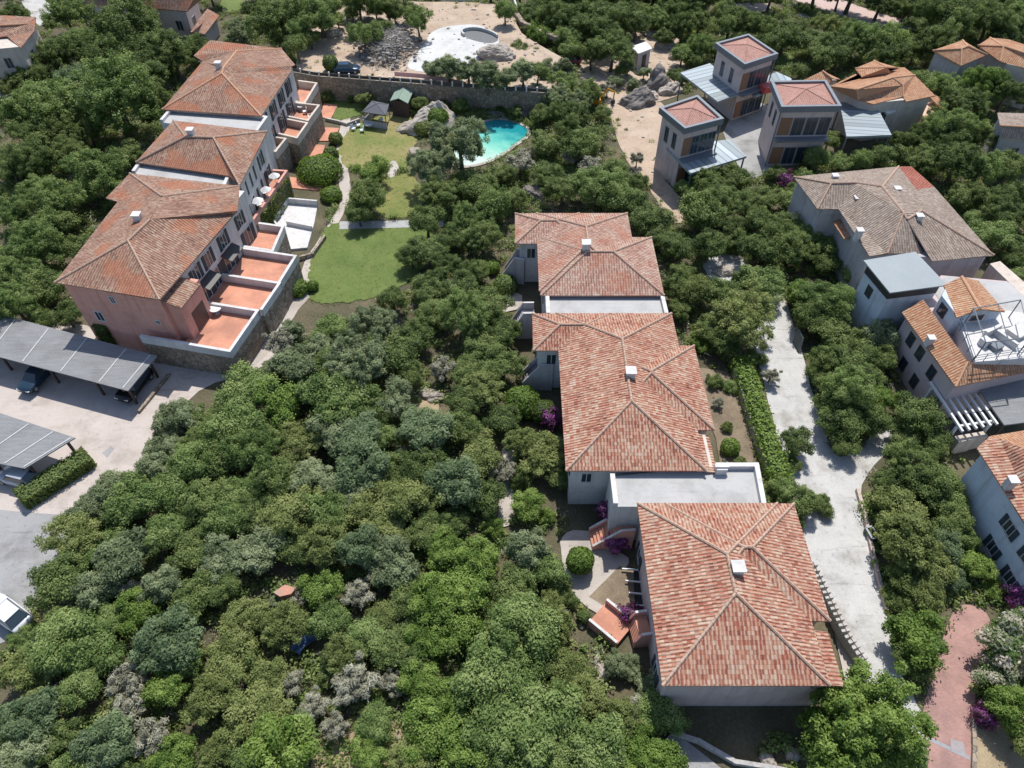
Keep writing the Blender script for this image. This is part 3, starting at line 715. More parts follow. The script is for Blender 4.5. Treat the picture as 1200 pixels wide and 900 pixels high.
nw = nd(nt, 'ShaderNodeTexNoise'); nw.inputs['Scale'].default_value = 2.5; nt.links.new(tc.outputs['Object'], nw.inputs['Vector'])
bp = nd(nt, 'ShaderNodeBump'); bp.inputs['Strength'].default_value = .12; nt.links.new(nw.outputs[0], bp.inputs['Height']); nt.links.new(bp.outputs[0], bs.inputs['Normal'])
sheet('pool_water', pool, .05, m)
mb = MB()
for i in range(len(pool)):
    a, b = pool[i], pool[(i + 1) % len(pool)]
    mb.bar((a[0], a[1], .14), (b[0], b[1], .14), .55, .16)
tag(mb.build('pool_edge', PAVE), 'pale stone rim round the turquoise swimming pool', 'pool edge')

# ================================================================== VILLAS of the middle row
def px_roof(parent, faces, mat, ridge=RIDGE, name='roof', cap_r=.13):
    return roof_part(parent, [[[at(*p) for p in f] for f in faces]], mat, ridge, cap_r, name)
def villa(label, sheets, walls, tile, loc, ridge=RIDGE, group='tiled villas of the middle row', wmat=CREAM, cap_r=.13):
    t = thing('villa', label, 'villa', loc, group)
    for poly, z0, z1, mt in walls: wall_part(t, poly, z0, z1, mt)
    rf = roof_part(t, sheets, tile, ridge, cap_r)
    return t, rf
I0 = rect_frame((0, 0), 0)
def rc(x0, x1, y0, y1): return [(x0, y0), (x1, y0), (x1, y1), (x0, y1)]
V1, rf = villa('large tiled villa closest to the camera beside the pale concrete lane', [
    hip_faces(I0, 10.1, 21.4, 16.85, 31.2, 6.0), hip_faces(I0, 12.3, 22.75, 21.35, 31.17, 5.985),
    [[(21.35, 17.0, 5.72), (22.55, 17.0, 5.45), (22.55, 20.8, 5.45), (21.35, 20.8, 5.72)]]],
    [(rc(10.65, 21.0, 17.45, 30.8), 0, 6.02, ROSEW), (rc(20.9, 22.3, 21.8, 30.79), 0, 6.0, CREAM), (rc(20.95, 22.1, 17.47, 20.5), 0, 5.4, CREAM)], T_NEAR, (15.8, 24, 0))
c = chimney(rf, at(864, 667, 8.0), 7.0, .75, 1.5)
# flat roof between the first and second villa
def flat_link(parent, poly, z, ph=.55, mat=FLAT, wm=WHITE, w=.4, sides=None):
    mb = MB(); mb.prism(poly, 0.0, z); o = mb.build('link_block', wm, parent)
    mb = MB(); mb.face([(p[0], p[1], z + .012) for p in inset(poly, .02)]); mb.build('flat_roof', mat, o)
    n = len(poly)
    for i in (sides if sides is not None else range(n)):
        mb = MB(); a, b = Vector((*poly[i], 0)), Vector((*poly[(i + 1) % n], 0)); c = Vector((sum(p[0] for p in poly) / n, sum(p[1] for p in poly) / n, 0))
        d = (b - a).normalized(); nr = Vector((-d.y, d.x, 0)); nr = nr if nr.dot(c - a) > 0 else -nr
        a2, b2 = a + nr * (w / 2) + d * .004 * i, b + nr * (w / 2) - d * .004 * i
        mb.bar((a2.x, a2.y, z + ph + .003 * i), (b2.x, b2.y, z + ph + .003 * i), w, ph); mb.build('roof_parapet', wm, o)
    return o
lk = flat_link(V1, [(8.2, 31.25), (20.6, 31.25), (20.9, 35.3), (17.2, 35.3), (8.2, 34.2)], 5.35, .5, sides=[1, 2, 4])
mb = MB(); mb.box(17.6, 34.7, 5.36, .9, .7, .75); mb.box(17.6, 34.7, 6.11, 1.2, .3, .15); mb.build('vent_box', WHITE, lk)
for y, z in ((19.4, 3.5), (19.4, .9), (23.0, 3.6), (26.8, 3.6), (29.0, .6)):
    window(V1, Vector((10.65, y, z)), (-1, 0, 0), .9, 1.5)
window(V1, Vector((13.2, 17.45, 4.4)), (0, -1, 0), .7, .7, False)
stairs(V1, at(692, 632, .3), at(742, 612, 2.6), .1, 2.3, 1.5, TERRA, PINKW, 9, .6)
wa, wb = at(700, 718, .4), at(733, 742, .8)
mb = MB(); d = (wb - wa); d.z = 0; d.normalize(); t_ = Vector((-d.y, d.x, 0))
mb.prism(xy([wa - t_ * 1.0, wb - t_ * 1.0, wb + t_ * 1.0, wa + t_ * 1.0]), 0, .5); ramp_o = mb.build('stair_ramp', TERRA, V1)
for s_ in (-1, 1):
    q = t_ * s_ * 1.13
    mb = MB(); mb.bar((wa + q).to_tuple()[:2] + (1.1,), (wb + q).to_tuple()[:2] + (1.1,), .22, 1.12); mb.build('stair_parapet', PINKW, ramp_o, top=WHITE)
stairs(V1, Vector((wb.x + .45, wb.y + .1, 0)), Vector((10.6, wb.y + .3, 0)), .5, 1.7, 1.6, TERRA, PINKW, 6, .6, .9)
# railed light well beside the near villa
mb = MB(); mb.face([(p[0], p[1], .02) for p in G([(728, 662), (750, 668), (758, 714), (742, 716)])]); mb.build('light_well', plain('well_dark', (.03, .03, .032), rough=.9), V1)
for k in range(4):
    a, b = at(729 + k * 4, 666 + k * 14, .5), at(752 + k * 2, 668 + k * 14, .5)
    mb = MB(); mb.bar(a, b, .1, .14); mb.build('well_beam', PAINTW, V1)

V2, rf = villa('long tiled villa in the middle of the central row with a purple bougainvillea', [
    hip_faces(I0, 4.5, 16.3, 34.35, 53.85, 6.0), hip_faces(I0, 7.5, 17.8, 38.7, 49.2, 5.985),
    hip_faces(I0, 2.05, 10.0, 48.5, 53.82, 5.99)],
    [(rc(5.05, 15.9, 34.9, 53.4), 0, 6.02, WHITE), (rc(15.8, 17.35, 39.2, 48.8), 0, 6.0, CREAM), (rc(2.6, 5.3, 49.0, 53.39), 0, 6.0, WHITE), (rc(16.0, 17.0, 35.0, 38.5), 0, 5.6, CREAM)], T_NEAR, (10.3, 44, 0))
c = chimney(rf, at(739, 437, 8.3), 7.2, .75, 1.5)
rf2 = roof_part(V2, [[[(16.25, 34.5, 5.72), (17.35, 34.5, 5.45), (17.35, 38.5, 5.45), (16.25, 38.5, 5.72)]]], T_NEAR, name='side_roof')
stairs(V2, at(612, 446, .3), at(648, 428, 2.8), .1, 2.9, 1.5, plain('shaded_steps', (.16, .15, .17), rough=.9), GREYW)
stairs(V2, at(598, 388, .3), at(626, 368, 2.8), .1, 2.9, 1.5, plain('grey_steps', (.30, .27, .28), rough=.9), GREYW)
for y, z in ((36.5, 3.6), (40, 3.6), (44, .3), (46, 3.6)):
    window(V2, Vector((5.05, y, z)), (-1, 0, 0), .9, 1.5)
window(V2, Vector((3.9, 49.0, 3.6)), (0, -1, 0), .9, 1.3, False)
window(V2, Vector((6.4, 34.9, 3.6)), (0, -1, 0), .8, 1.2, False)

V3, rf = villa('tiled villa of the central row closest to the pool with its own white flat roof', [
    hip_faces(I0, 2.85, 13.7, 57.3, 71.4, 6.0), hip_faces(I0, 3.0, 15.95, 56.6, 66.7, 5.99),
    hip_faces(I0, .35, 8.0, 65.5, 71.37, 5.985)],
    [(rc(3.4, 13.3, 57.1, 70.9), 0, 6.02, WHITE), (rc(13.2, 15.5, 57.12, 66.3), 0, 6.0, CREAM), (rc(.9, 3.5, 66.0, 70.89), 0, 6.0, WHITE)], T_PINK, (8.3, 64, 0))
c = chimney(rf, at(687, 287, 8.3), 7.2, .75, 1.5)
flat_link(V3, [(3.5, 53.95), (16.0, 53.95), (15.95, 57.0), (3.5, 57.0)], 5.5, .45, sides=[1, 3])
stairs(V3, at(590, 322, .3), at(616, 306, 2.8), .1, 2.9, 1.5, plain('steps_grey', (.26, .24, .25), rough=.9), GREYW)
for y in (59, 62, 64.5): window(V3, Vector((3.4, y, 3.6)), (-1, 0, 0), .9, 1.5)
window(V3, Vector((2.2, 66.0, 3.6)), (0, -1, 0), .9, 1.3, False)

# ================================================================== TERRACED ROW on the west side
def row_house(label, loc): return thing('terraced_house', label, 'house', loc, 'terraced houses of the west row')
def facade(parent, a, b, ze, d, wins):
    A, B = at(*a, ze), at(*b, ze); A.z = B.z = 0
    t = (B - A).normalized(); n = Vector((t.y, -t.x, 0)); n = n if n.x > 0 else -n
    for f, z, w, h in wins:
        p = A.lerp(B, f) - n * d; window(parent, Vector((p.x, p.y, z)), n, w, h)
    return A, B, n
def wall_edge(parent, poly_px, ze, d, mat):
    pts = [Vector((*p, 0)) for p in G(poly_px, ze)]; m = len(pts)
    if sum(pts[i].x * pts[(i + 1) % m].y - pts[(i + 1) % m].x * pts[i].y for i in range(m)) < 0: pts = pts[::-1]
    out = []
    for i in range(m):      # every edge moved in by d
        p, q, r_ = pts[i - 1], pts[i], pts[(i + 1) % m]
        u, v = (q - p).normalized(), (r_ - q).normalized(); n1, n2 = Vector((-u.y, u.x, 0)), Vector((-v.y, v.x, 0))
        k = n1.dot(n2); s = (n1 + n2) / max(.35, 1 + k); out.append((q + s * d))
    return wall_part(parent, xy(out), 0, ze, mat)
def fpoly(fr, pts): return xy([fr(s, t) for s, t in pts])
def terrace(parent, poly, zf, zp, floor=TERRA, wall=STONE, par=WHITE, sides=None, w=.32, z0=0.0, pname='terrace'):
    mb = MB(); mb.prism(poly, z0, zf); o = mb.build(pname, wall, parent)
    mb = MB(); mb.face([(p[0], p[1], zf + .012) for p in (poly if sum(poly[i][0] * poly[(i + 1) % len(poly)][1] - poly[(i + 1) % len(poly)][0] * poly[i][1] for i in range(len(poly))) > 0 else poly[::-1])]); mb.build('terrace_floor', floor, o)
    n = len(poly)
    for i in (sides if sides is not None else range(n)):
        a, b = Vector((*poly[i], 0)), Vector((*poly[(i + 1) % n], 0)); c = Vector((sum(p[0] for p in poly) / n, sum(p[1] for p in poly) / n, 0))
        d = (b - a).normalized(); nr = Vector((-d.y, d.x, 0)); nr = nr if nr.dot(c - a) > 0 else -nr
        a2, b2 = a + nr * (w / 2 - .01) - d * .01, b + nr * (w / 2 - .01) + d * .01
        mb = MB(); mb.bar((a2.x, a2.y, zp + .004 * i), (b2.x, b2.y, zp + .004 * i), w, zp - zf - .02); mb.build('terrace_parapet', par, o)
    return o
F1 = rect_frame((-34.4, 52.5), 77.2)
H1 = row_house('salmon pink end house with three terracotta terraces beside the car park', F1(7, 5))
wall_part(H1, fpoly(F1, [(.45, .5), (4.2, .5), (4.2, 11.2), (.45, 11.2)]), 0, 9.02, PINKW)
wall_part(H1, fpoly(F1, [(4.2, .55), (19.2, .75), (19.2, 11), (15, 13.4), (10, 13.2), (10, 11.15), (4.2, 11.15)]), 0, 9.0, WHITE)
rf = px_roof(H1, [
    [(64, 331, 9), (187, 351, 9), (150, 282, 11)], [(64, 331, 9), (150, 282, 11), (176, 257, 11.3), (138, 236, 9)],
    [(187, 351, 9), (275, 250, 9), (278, 247, 9.4), (176, 257, 11.3), (150, 282, 11)]], T_LEFT)
px_roof(H1, [
    [(152, 203, 8.95), (281, 218, 8.95), (190, 230, 10.9)], [(152, 203, 8.95), (190, 230, 10.9), (176, 257, 11.2), (137, 236, 8.9), (124, 232, 8.9)],
    [(190, 230, 10.9), (281, 218, 8.95), (278, 248, 9.3), (176, 258, 11.2)]], T_LEFT, name='rear_roof')
chimney(rf, at(161, 255, 11), 10.0, .7, 1.5)
# lit orange roof wing at the back
bay = [(.9, -1.0), (4.9, -1.0), (4.9, .48), (.9, .48)]
wall_part(H1, fpoly(F1, bay), 0, 7.75, PINKW, 'bay')
roof_part(H1, [[[F1(.55, -1.55, 7.75), F1(4.3, -1.55, 7.75), F1(4.3, .45, 8.3), F1(.55, .45, 8.3)]]], T_LEFT, name='bay_roof')
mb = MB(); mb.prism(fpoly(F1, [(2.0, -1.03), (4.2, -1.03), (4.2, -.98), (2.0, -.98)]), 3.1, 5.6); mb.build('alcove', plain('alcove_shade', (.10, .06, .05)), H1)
P4 = lambda pts, z: G(pts, z)
t1 = terrace(H1, fpoly(F1, [(-.8, 3.9), (-.8, -6.3), (5.7, -6.3), (5.7, -.3), (.46, -.3), (.46, 3.9)]), 3.0, 3.95, sides=[0, 1, 2])
t2 = terrace(H1, fpoly(F1, [(5.75, -.2), (5.75, -6.62), (10.4, -6.62), (10.4, .5), (5.75, .5)]), 3.0, 3.96, sides=[1, 2])
t3 = terrace(H1, fpoly(F1, [(10.45, .5), (10.45, -6.5), (15.3, -6.3), (15.3, .5)]), 3.0, 3.94, sides=[1, 2])
t4 = terrace(H1, fpoly(F1, [(15.35, .7), (15.35, -3.3), (20.3, -2.4), (20.3, .9)]), 3.0, 3.95, sides=[0, 1, 2])
n1 = F1(0, -1) - F1(0, 0)
for s, z, w, h in ((6.6, 6.0, 1.0, 1.7), (9.2, 6.0, 1.0, 1.7), (12.6, 6.0, 1.0, 1.7), (6.9, 3.05, 1.6, 2.1), (9.4, 3.05, 1.2, 2.1), (12.4, 3.05, 1.6, 2.1), (16.6, 6.0, .9, 1.6), (17.2, 3.05, 1.4, 2.1)):
    tt = .55 + (s - 4.2) * .2 / 15
    window(H1, F1(s, tt, z), n1, w, h)
for s in (7.4, 12.4):
    mb = MB(); p, q = F1(s - 1.3, .5, 5.8), F1(s + 1.3, .5, 5.8); o_ = n1 * 1.25
    vs = [p, q, q + o_ - Vector((0, 0, .5)), p + o_ - Vector((0, 0, .5))]
    mb.solid([tuple(v - Vector((0, 0, .1))) for v in vs] + [tuple(v) for v in vs], [(3, 2, 1, 0), (4, 5, 6, 7), (0, 1, 5, 4), (1, 2, 6, 5), (2, 3, 7, 6), (3, 0, 4, 7)])
    mb.build('door_canopy', DARK, H1)
nS = F1(-1, 0) - F1(0, 0)
window(H1, F1(.45, 6.2, 7.0), nS, .5, .8, False); window(H1, F1(.45, 2.0, 5.0), nS, .4, .4, False); window(H1, F1(.45, 9.0, 4.0), nS, .8, 1.2, False)

F2 = rect_frame((-31.7, 72.4), 84)
H2 = row_house('middle house of the west row with parasols on its narrow terrace', F2(4, 7))
wall_edge(H2, [(203, 141), (313, 154), (281, 217), (268, 206), (159, 190)], 9, .5, WHITE)
rf = px_roof(H2, [
    [(203, 141, 9), (313, 154, 9), (250, 161, 11), (217, 160, 11)], [(203, 141, 9), (217, 160, 11), (159, 190, 9)],
    [(159, 190, 9), (217, 160, 11), (250, 161, 11), (268, 206, 9)], [(250, 161, 11), (313, 154, 9), (281, 217, 9)], [(250, 161, 11), (281, 217, 9), (268, 206, 9)]], T_LEFT)
chimney(rf, at(224, 157, 11), 10.2, .7, 1.5)
flat_link(H2, G([(154, 200), (163, 187), (270, 203), (263, 220)], 8.8), 8.45, .35, sides=[0, 2])
n2 = F2(0, -1) - F2(0, 0)
facade(H2, (281, 217), (313, 154), 9, .49, [(.14, 6.1, 1.0, 1.7), (.42, 6.1, 1.0, 1.7), (.72, 6.1, 1.0, 1.7), (.2, 3.05, 1.2, 2.1), (.5, 3.05, 1.2, 2.1), (.8, 3.05, 1.2, 2.1)])
tb = terrace(H2, G([(284, 266), (294, 262), (337, 199), (320, 198)], 4.0), 3.0, 3.95, par=PINKW, sides=[0, 1, 2])

F3 = rect_frame((-31.1, 84.8), 93)
H3 = row_house('far end house of the west row beside the building site wall', F3(8, 7))
wall_edge(H3, [(190, 128), (306, 136), (342, 82), (346, 76), (330, 57), (246, 47), (227, 65), (238, 72)], 8.98, .5, WHITE)
rf = px_roof(H3, [
    [(190, 128, 9), (306, 136, 9), (260, 86, 11.2)], [(306, 136, 9), (342, 82, 9), (340, 77, 9.4), (262, 79, 11.4), (260, 86, 11.2)],
    [(190, 128, 9), (260, 86, 11.2), (262, 79, 11.4), (278, 60, 11), (238, 71, 9)]], T_LEFT, RIDGE_O)
px_roof(H3, [[(227, 65, 9), (246, 47, 9), (330, 57, 9), (277, 60, 11)], [(227, 65, 9), (277, 60, 11), (262, 79, 11.35), (238, 72, 9)],
    [(277, 60, 11), (330, 57, 9), (346, 76, 9), (340, 78, 9.35), (262, 79, 11.35)]], T_LEFT, RIDGE_O, name='rear_roof')
chimney(rf, at(257, 80, 11), 10.4, .7, 1.5)
flat_link(H3, G([(187, 140), (205, 119), (314, 136), (300, 156)], 8.8), 8.4, .4, sides=[0, 1, 2])
n3 = F3(0, -1) - F3(0, 0)
facade(H3, (306, 136), (342, 82), 9, .49, [(.12, 6.2, 1.1, 1.9), (.38, 6.2, 1.1, 1.9), (.64, 6.2, 1.1, 1.9), (.88, 6.2, 1.0, 1.9), (.2, 3.5, 1.3, 2.1), (.52, 3.5, 1.3, 2.1), (.8, 3.5, 1.3, 2.1)])
terrace(H3, G([(350, 93), (372, 96), (357, 121), (337, 116)], 4.4), 3.2, 4.3, par=CREAM, sides=[0, 1, 2])
terrace(H3, G([(338, 118), (375, 122), (361, 141), (328, 134)], 4.4), 3.2, 4.32, par=CREAM, sides=[0, 1, 2])
terrace(H3, G([(328, 136), (361, 142.5), (348, 161), (322, 155)], 4.4), 3.2, 4.28, par=CREAM, sides=[0, 1, 2])
terrace(H3, G([(316, 158), (336, 161), (323, 177), (312, 173)], 4.4), 3.2, 4.3, par=CREAM, sides=[0, 1, 2])
for nm, pl in (('patio', [(378, 150), (398, 151), (390, 166), (372, 166)]), ('patio', [(367, 170), (381, 171), (378, 185), (358, 185)]), ('patio', [(380, 122), (396, 124), (388, 140), (374, 138)])):
    mb = MB(); mb.prism(G(pl), 0, .15); structure(mb.build('terracotta_patio', TERRA))
mb = MB(); mb.prism(G([(338, 208), (364, 211), (384, 216), (372, 224), (342, 221)]), 0, .14); structure(mb.build('terracotta_patio', TERRA))
# white courtyard with its low walls
cy = G([(321, 262), (338, 238), (372, 241), (368, 262), (360, 290), (338, 292), (331, 275)], .3)
court = thing('courtyard', 'blinding white paved courtyard with low walls beside the middle house terrace', 'courtyard', (*cy[0], 0))
mb = MB(); mb.prism(cy, 0, .3); mb.build('paving', WHITE, court)
parapet(court, [cy[5], cy[6], cy[0], cy[1], cy[2]], 0.3, 1.1, WHITE, .25, 'low_wall')
mb = MB(); mb.bar((*G([(336, 262)], .5)[0], .9), (*G([(366, 268)], .5)[0], .9), .15, .6); mb.build('divider', WHITE, court)

# ================================================================== EAST SIDE
E1 = thing('house', 'big grey brown tiled house with five chimneys east of the lane', 'house', at(1050, 255, 0))
wall_part(E1, inset(G([(930, 207), (1053, 195), (1068, 195), (1095, 219), (1165, 299), (1085, 305), (1019, 300), (983, 245), (958, 245)], 7), .6), 0, 7.0, GREYW)
rf = px_roof(E1, [
    [(930, 207, 7), (974, 214.7, 8.6), (1002, 214, 8.9), (1034, 218.6, 9.4), (1053, 195, 7)],
    [(930, 207, 7), (958, 245, 7), (974, 214.7, 8.6)],
    [(958, 245, 7), (983, 245, 7), (1002, 214, 8.9), (974, 214.7, 8.6)],
    [(983, 245, 7), (1019, 300, 7), (1040, 297, 7.2), (1058.7, 249.3, 9.6), (1034, 218.6, 9.4), (1002, 214, 8.9)],
    [(1034, 218.6, 9.4), (1053, 195, 7), (1074, 222, 8.1), (1058.7, 249.3, 9.6)],
    [(1074, 222, 8.1), (1095, 219, 7.4), (1080, 247, 9.0), (1063, 257, 9.3), (1058.7, 249.3, 9.6)],
    [(1058.7, 249.3, 9.6), (1040, 297, 7.2), (1082, 297, 7), (1063, 257, 9.3)],
    [(1095, 219, 7.4), (1165, 299, 7), (1080, 247, 9.0)],
    [(1080, 247, 9.0), (1165, 299, 7), (1092, 306, 6.9), (1063, 257, 9.3)]], T_GREY)
px_roof(E1, [[(1053, 195, 7), (1068, 195, 7), (1095, 219, 7.4), (1074, 222, 8.1)]], T_RED, name='red_roof_patch')
for u, v, z in ((979, 206, 8), (1005, 232, 8.2), (1008, 270, 8.0), (1052, 221, 8.9), (1078, 253, 9.2)):
    chimney(rf, at(u, v, z), z - 1.3, .6, 1.45)
px_roof(E1, [[(976, 260, 5.5), (987, 256, 5.8), (1000, 276, 5.8), (989, 280, 5.5)]], T_ORANGE, name='porch_roof')
nE = Vector((-.75, -.66, 0))
for u, v in ((996, 275), (1006, 290)):
    window(E1, at(u + 4, v + 14, 3.6), nE, .9, 1.4, False)
window(E1, at(972, 262, 4), (0, -1, 0), 1.6, 1.6, False)

C1 = thing('house', 'rambling house with blue sheet roofed shed and rooftop terrace beside the white pergola', 'house', at(1120, 390, 0))
wall_part(C1, inset(G([(1013, 307), (1073, 297), (1108, 334), (1043, 342)], 8), .45), 0, 7.9, BLUEW)
wall_part(C1, inset(G([(1013, 307), (1073, 297), (1108, 334), (1043, 342)], 8), .4), 6.75, 7.7, DARK, 'eave_gap_shade')  # dark band painting the shade of the open gap under the shed roof
rf = roof_part(C1, [[[at(1012, 305, 8.2), at(1043, 343, 7.9), at(1110, 334, 7.9), at(1073, 295, 8.2)]]], BLUEROOF, name='sheet_roof')
eav = [(1057, 366), (1120, 453), (1220, 432), (1220, 330), (1100, 318)]
wall_part(C1, inset(G(eav, 6), .6), 0, 5.95, noisy('mauve_render', [(.3, (.42, .34, .34)), (.6, (.50, .41, .41))], scale=.5, fine=3))
rf = px_roof(C1, [[(1057, 366, 6), (1120, 453, 6), (1134, 424, 7.3), (1082, 351, 7.3)], [(1120, 453, 6), (1220, 432, 6), (1220, 408, 7.3), (1134, 424, 7.3)]], T_ORANGE, RIDGE_O)
for u, v in ((1091, 397), (1188, 419), (1172, 424)): chimney(rf, at(u, v, 6.8), 5.9, .55, 1.15)
ter = G([(1122, 374), (1180, 364), (1225, 370), (1225, 418), (1142, 424)], 7.4)
mb = MB(); mb.prism(ter, 5.5, 7.4); tr_ = mb.build('roof_terrace', WHITE, C1)
rail = [Vector((*p, 7.4)) for p in G([(1120, 376), (1137, 426), (1225, 411)], 7.4)]
mb = MB()
for a, b in zip(rail, rail[1:]):
    n = max(2, int((b - a).length / 1.2))
    for k in range(n + 1): p = a.lerp(b, k / n); mb.tube([p, p + Vector((0, 0, 1.0))], .035, 5)
    for z in (.35, .7, 1.0): mb.tube([a + Vector((0, 0, z)), b + Vector((0, 0, z))], .03, 5)
mb.build('railing', GREYM, tr_)
gab = [(1098, 345), (1121, 372), (1178, 364), (1146, 328), (1106, 333)]
GL, GR, GB, GA = at(1098, 345, 8.6), at(1121, 372, 8.6), at(1178, 365, 8.6), at(1147, 329, 8.6)
BL = at(1106, 334, 8.6)
RF, RB = (at(1149, 362, 9.4)), (at(1127, 324, 9.4))
wl = inset(xy([at(1100, 346, 8.6), GR, GB, GA, BL]), .3)
wall_part(C1, wl, 5.5, 8.6, BLUEW, 'tower_wall')
roof_part(C1, [[[BL, GR, RF, RB], [RF, GB, GA, RB]]], T_ORANGE, RIDGE_O, name='gable_roof')
mb = MB(); q0, q1 = Vector((*wl[1], 8.55)), Vector((*wl[2], 8.55)); mb.face([q0, q1, (q0 + q1) / 2 + Vector((0, 0, .75))]); mb.build('gable', BLUEW, C1)
mb = MB(); mb.face([(p[0], p[1], 5.99) for p in inset(G([(1090, 340), (1128, 392), (1220, 372), (1220, 334), (1104, 322)], 5.99), .3)][::-1]); mb.build('flat_roof', FLAT, C1)
fm = [Vector((*p, 7.4)) for p in G([(1128, 382), (1141, 422), (1192, 416), (1182, 372)], 7.4)]
mb = MB()
for k_ in range(4):
    p_, q_ = fm[k_], fm[(k_ + 1) % 4]; up_ = Vector((0, 0, 2.3))
    mb.tube([p_, p_ + up_], .06, 5); mb.tube([p_ + up_, q_ + up_], .06, 5)
mb.tube([fm[0].lerp(fm[3], .5) + Vector((0, 0, 2.3)), fm[1].lerp(fm[2], .5) + Vector((0, 0, 2.3))], .05, 5)
mb.build('awning_frame', GREYM, tr_)
for (u_, v_, sx_, sy_, h_) in ((1160, 392, 2.2, .3, .9), (1176, 400, .3, 2.4, .7), (1166, 408, 1.1, .8, .45), (1190, 392, 1.4, 1.4, .5), (1152, 404, .8, .8, .75)):
    p_ = at(u_, v_, 7.4); mb = MB(); mb.box(p_.x, p_.y, 7.4, sx_, sy_, h_, .5); mb.build('terrace_bench', WHITE if sx_ != 1.1 else GREYM, tr_)
nG = (q1 - q0).normalized(); nGf = Vector((nG.y, -nG.x, 0))
window(C1, Vector((*(q0.lerp(q1, .5)).to_tuple()[:2], 7.75)), nGf, 1.2, .5, False, WOOD)
q2 = Vector((*wl[0], 8.5)); sd = (q0 - q2).normalized(); nL = Vector((sd.y, -sd.x, 0))
window(C1, Vector((*(q2.lerp(q0, .35)).to_tuple()[:2], 7.0)), nL, 1.0, 1.1, False, BROWN)
ew = G([(1057, 366), (1120, 453)], 6); ew = [Vector((*p, 0)) for p in ew]; c_ = Vector((*G([(1150, 390)], 6)[0], 0))
iw = [Vector((*p, 0)) for p in inset(G(eav, 6), .6)[:2]]
dn = (iw[1] - iw[0]).normalized(); nW = Vector((-dn.y, dn.x, 0)); nW = nW if nW.dot(iw[0] - c_) > 0 else -nW
for f, z in ((.22, 3.6), (.42, 3.6), (.68, 3.4), (.30, .8), (.55, .8), (.85, .8)):
    p = iw[0].lerp(iw[1], f); window(C1, Vector((p.x, p.y, z)), nW, .9, 1.3, False, BROWN)
bs_ = inset(G([(1013, 307), (1073, 297), (1108, 334), (1043, 342)], 8), .45)
b0, b1 = Vector((*bs_[0], 0)), Vector((*bs_[3], 0)); db = (b1 - b0).normalized(); nb = Vector((db.y, -db.x, 0)); nb = nb if nb.x < 0 else -nb
window(C1, Vector((*b0.lerp(b1, .4).to_tuple()[:2], 5.0)), nb, .8, 1.1, False, BROWN)
# far wing of the same house (white wall, long roof ledge)
wall_part(C1, G([(1160, 309), (1172, 306), (1225, 352), (1225, 372)], 6), 0, 6.0, CREAM, 'wing_wall')

pg = G([(1092, 449), (1139, 455), (1168, 495), (1127, 503)], 3.6)
PG = thing('pergola', 'white slatted pergola over a dark terrace beside the rambling house', 'pergola', (*pg[0], 0))
pz = [Vector((*p, 3.6)) for p in pg]
for k in range(6):
    a, b = pz[0].lerp(pz[1], k / 5), pz[3].lerp(pz[2], k / 5); e = (b - a) * .04
    mb = MB(); mb.bar(a - e + Vector((0, 0, .02)), b + e + Vector((0, 0, .02)), .2, .22); mb.build('slat', PAINTW, PG)
for f in (.06, .9):
    a, b = pz[0].lerp(pz[3], f), pz[1].lerp(pz[2], f)
    mb = MB(); mb.bar(a - Vector((0, 0, .21)), b - Vector((0, 0, .21)), .18, .2); mb.build('beam', PAINTW, PG)
    for q in (a, b):
        mb = MB(); mb.box(q.x, q.y, 0, .22, .22, 3.2); mb.build('post', PAINTW, PG)
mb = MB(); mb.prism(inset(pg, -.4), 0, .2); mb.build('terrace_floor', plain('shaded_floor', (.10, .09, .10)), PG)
cn = G([(1146, 454), (1225, 434), (1225, 492), (1177, 498)], 3.9)
CN = thing('canopy', 'grey reed matting canopy next to the white pergola', 'canopy', (*cn[0], 0))
mb = MB(); mb.prism(cn, 3.75, 3.9); mb.build('matting', REED, CN)
for p in inset(cn, .3):
    mb = MB(); mb.box(p[0], p[1], 0, .18, .18, 3.74); mb.build('post', BROWN, CN)
ld = G([(1119, 511), (1154, 505), (1158, 511), (1124, 518)], 2.0)
mb = MB(); mb.prism(ld, 0, 2.0); tag(mb.build('planter_wall', CREAM), 'low cream planter wall under the white pergola', 'planter')

S1 = thing('house', 'blue grey house at the right edge with striped lean-to roof', 'house', at(1190, 590, 0))
eS = [(1145, 525), (1159, 511), (1245, 500), (1245, 682)]
wall_part(S1, inset(G(eS, 6.5), .55), 0, 6.45, BLUEW)
rf = px_roof(S1, [[(1145, 525, 6.5), (1245, 682, 6.5), (1258, 590, 9.2), (1225, 536, 8.8), (1172, 514, 7)], [(1145, 525, 6.5), (1172, 514, 7.0), (1160, 511, 6.5)]], T_NEAR)
px_roof(S1, [[(1172, 514, 7.0), (1160, 511, 6.5), (1245, 497, 6.5), (1245, 540, 8.8), (1225, 536, 8.8)]], T_ORANGE, RIDGE_O, name='lit_roof')  # sunlit slope of the same roof, sunlight put into its colour as orange tiles
chimney(rf, at(1187, 563, 7.6), 6.6, .6, 1.2)
px_roof(S1, [[(1138, 549, 3.1), (1152, 577, 3.1), (1172, 570, 3.6), (1150, 540, 3.6)]], T_ORANGE, name='lean_to_roof')
mb = MB()
for f in (.4, .68):
    a, b = at(1138, 549, 3.13).lerp(at(1152, 577, 3.13), f), at(1150, 540, 3.63).lerp(at(1172, 570, 3.63), f)
    mb.bar(a, b, .3, .03)
mb.build('pale_band', CREAM, S1)
wS = [Vector((*p, 0)) for p in inset(G(eS, 6.5), .55)]
dS = (wS[3] - wS[0]).normalized(); nS2 = Vector((dS.y, -dS.x, 0)); nS2 = nS2 if nS2.x < 0 else -nS2
LS = (wS[3] - wS[0]).length
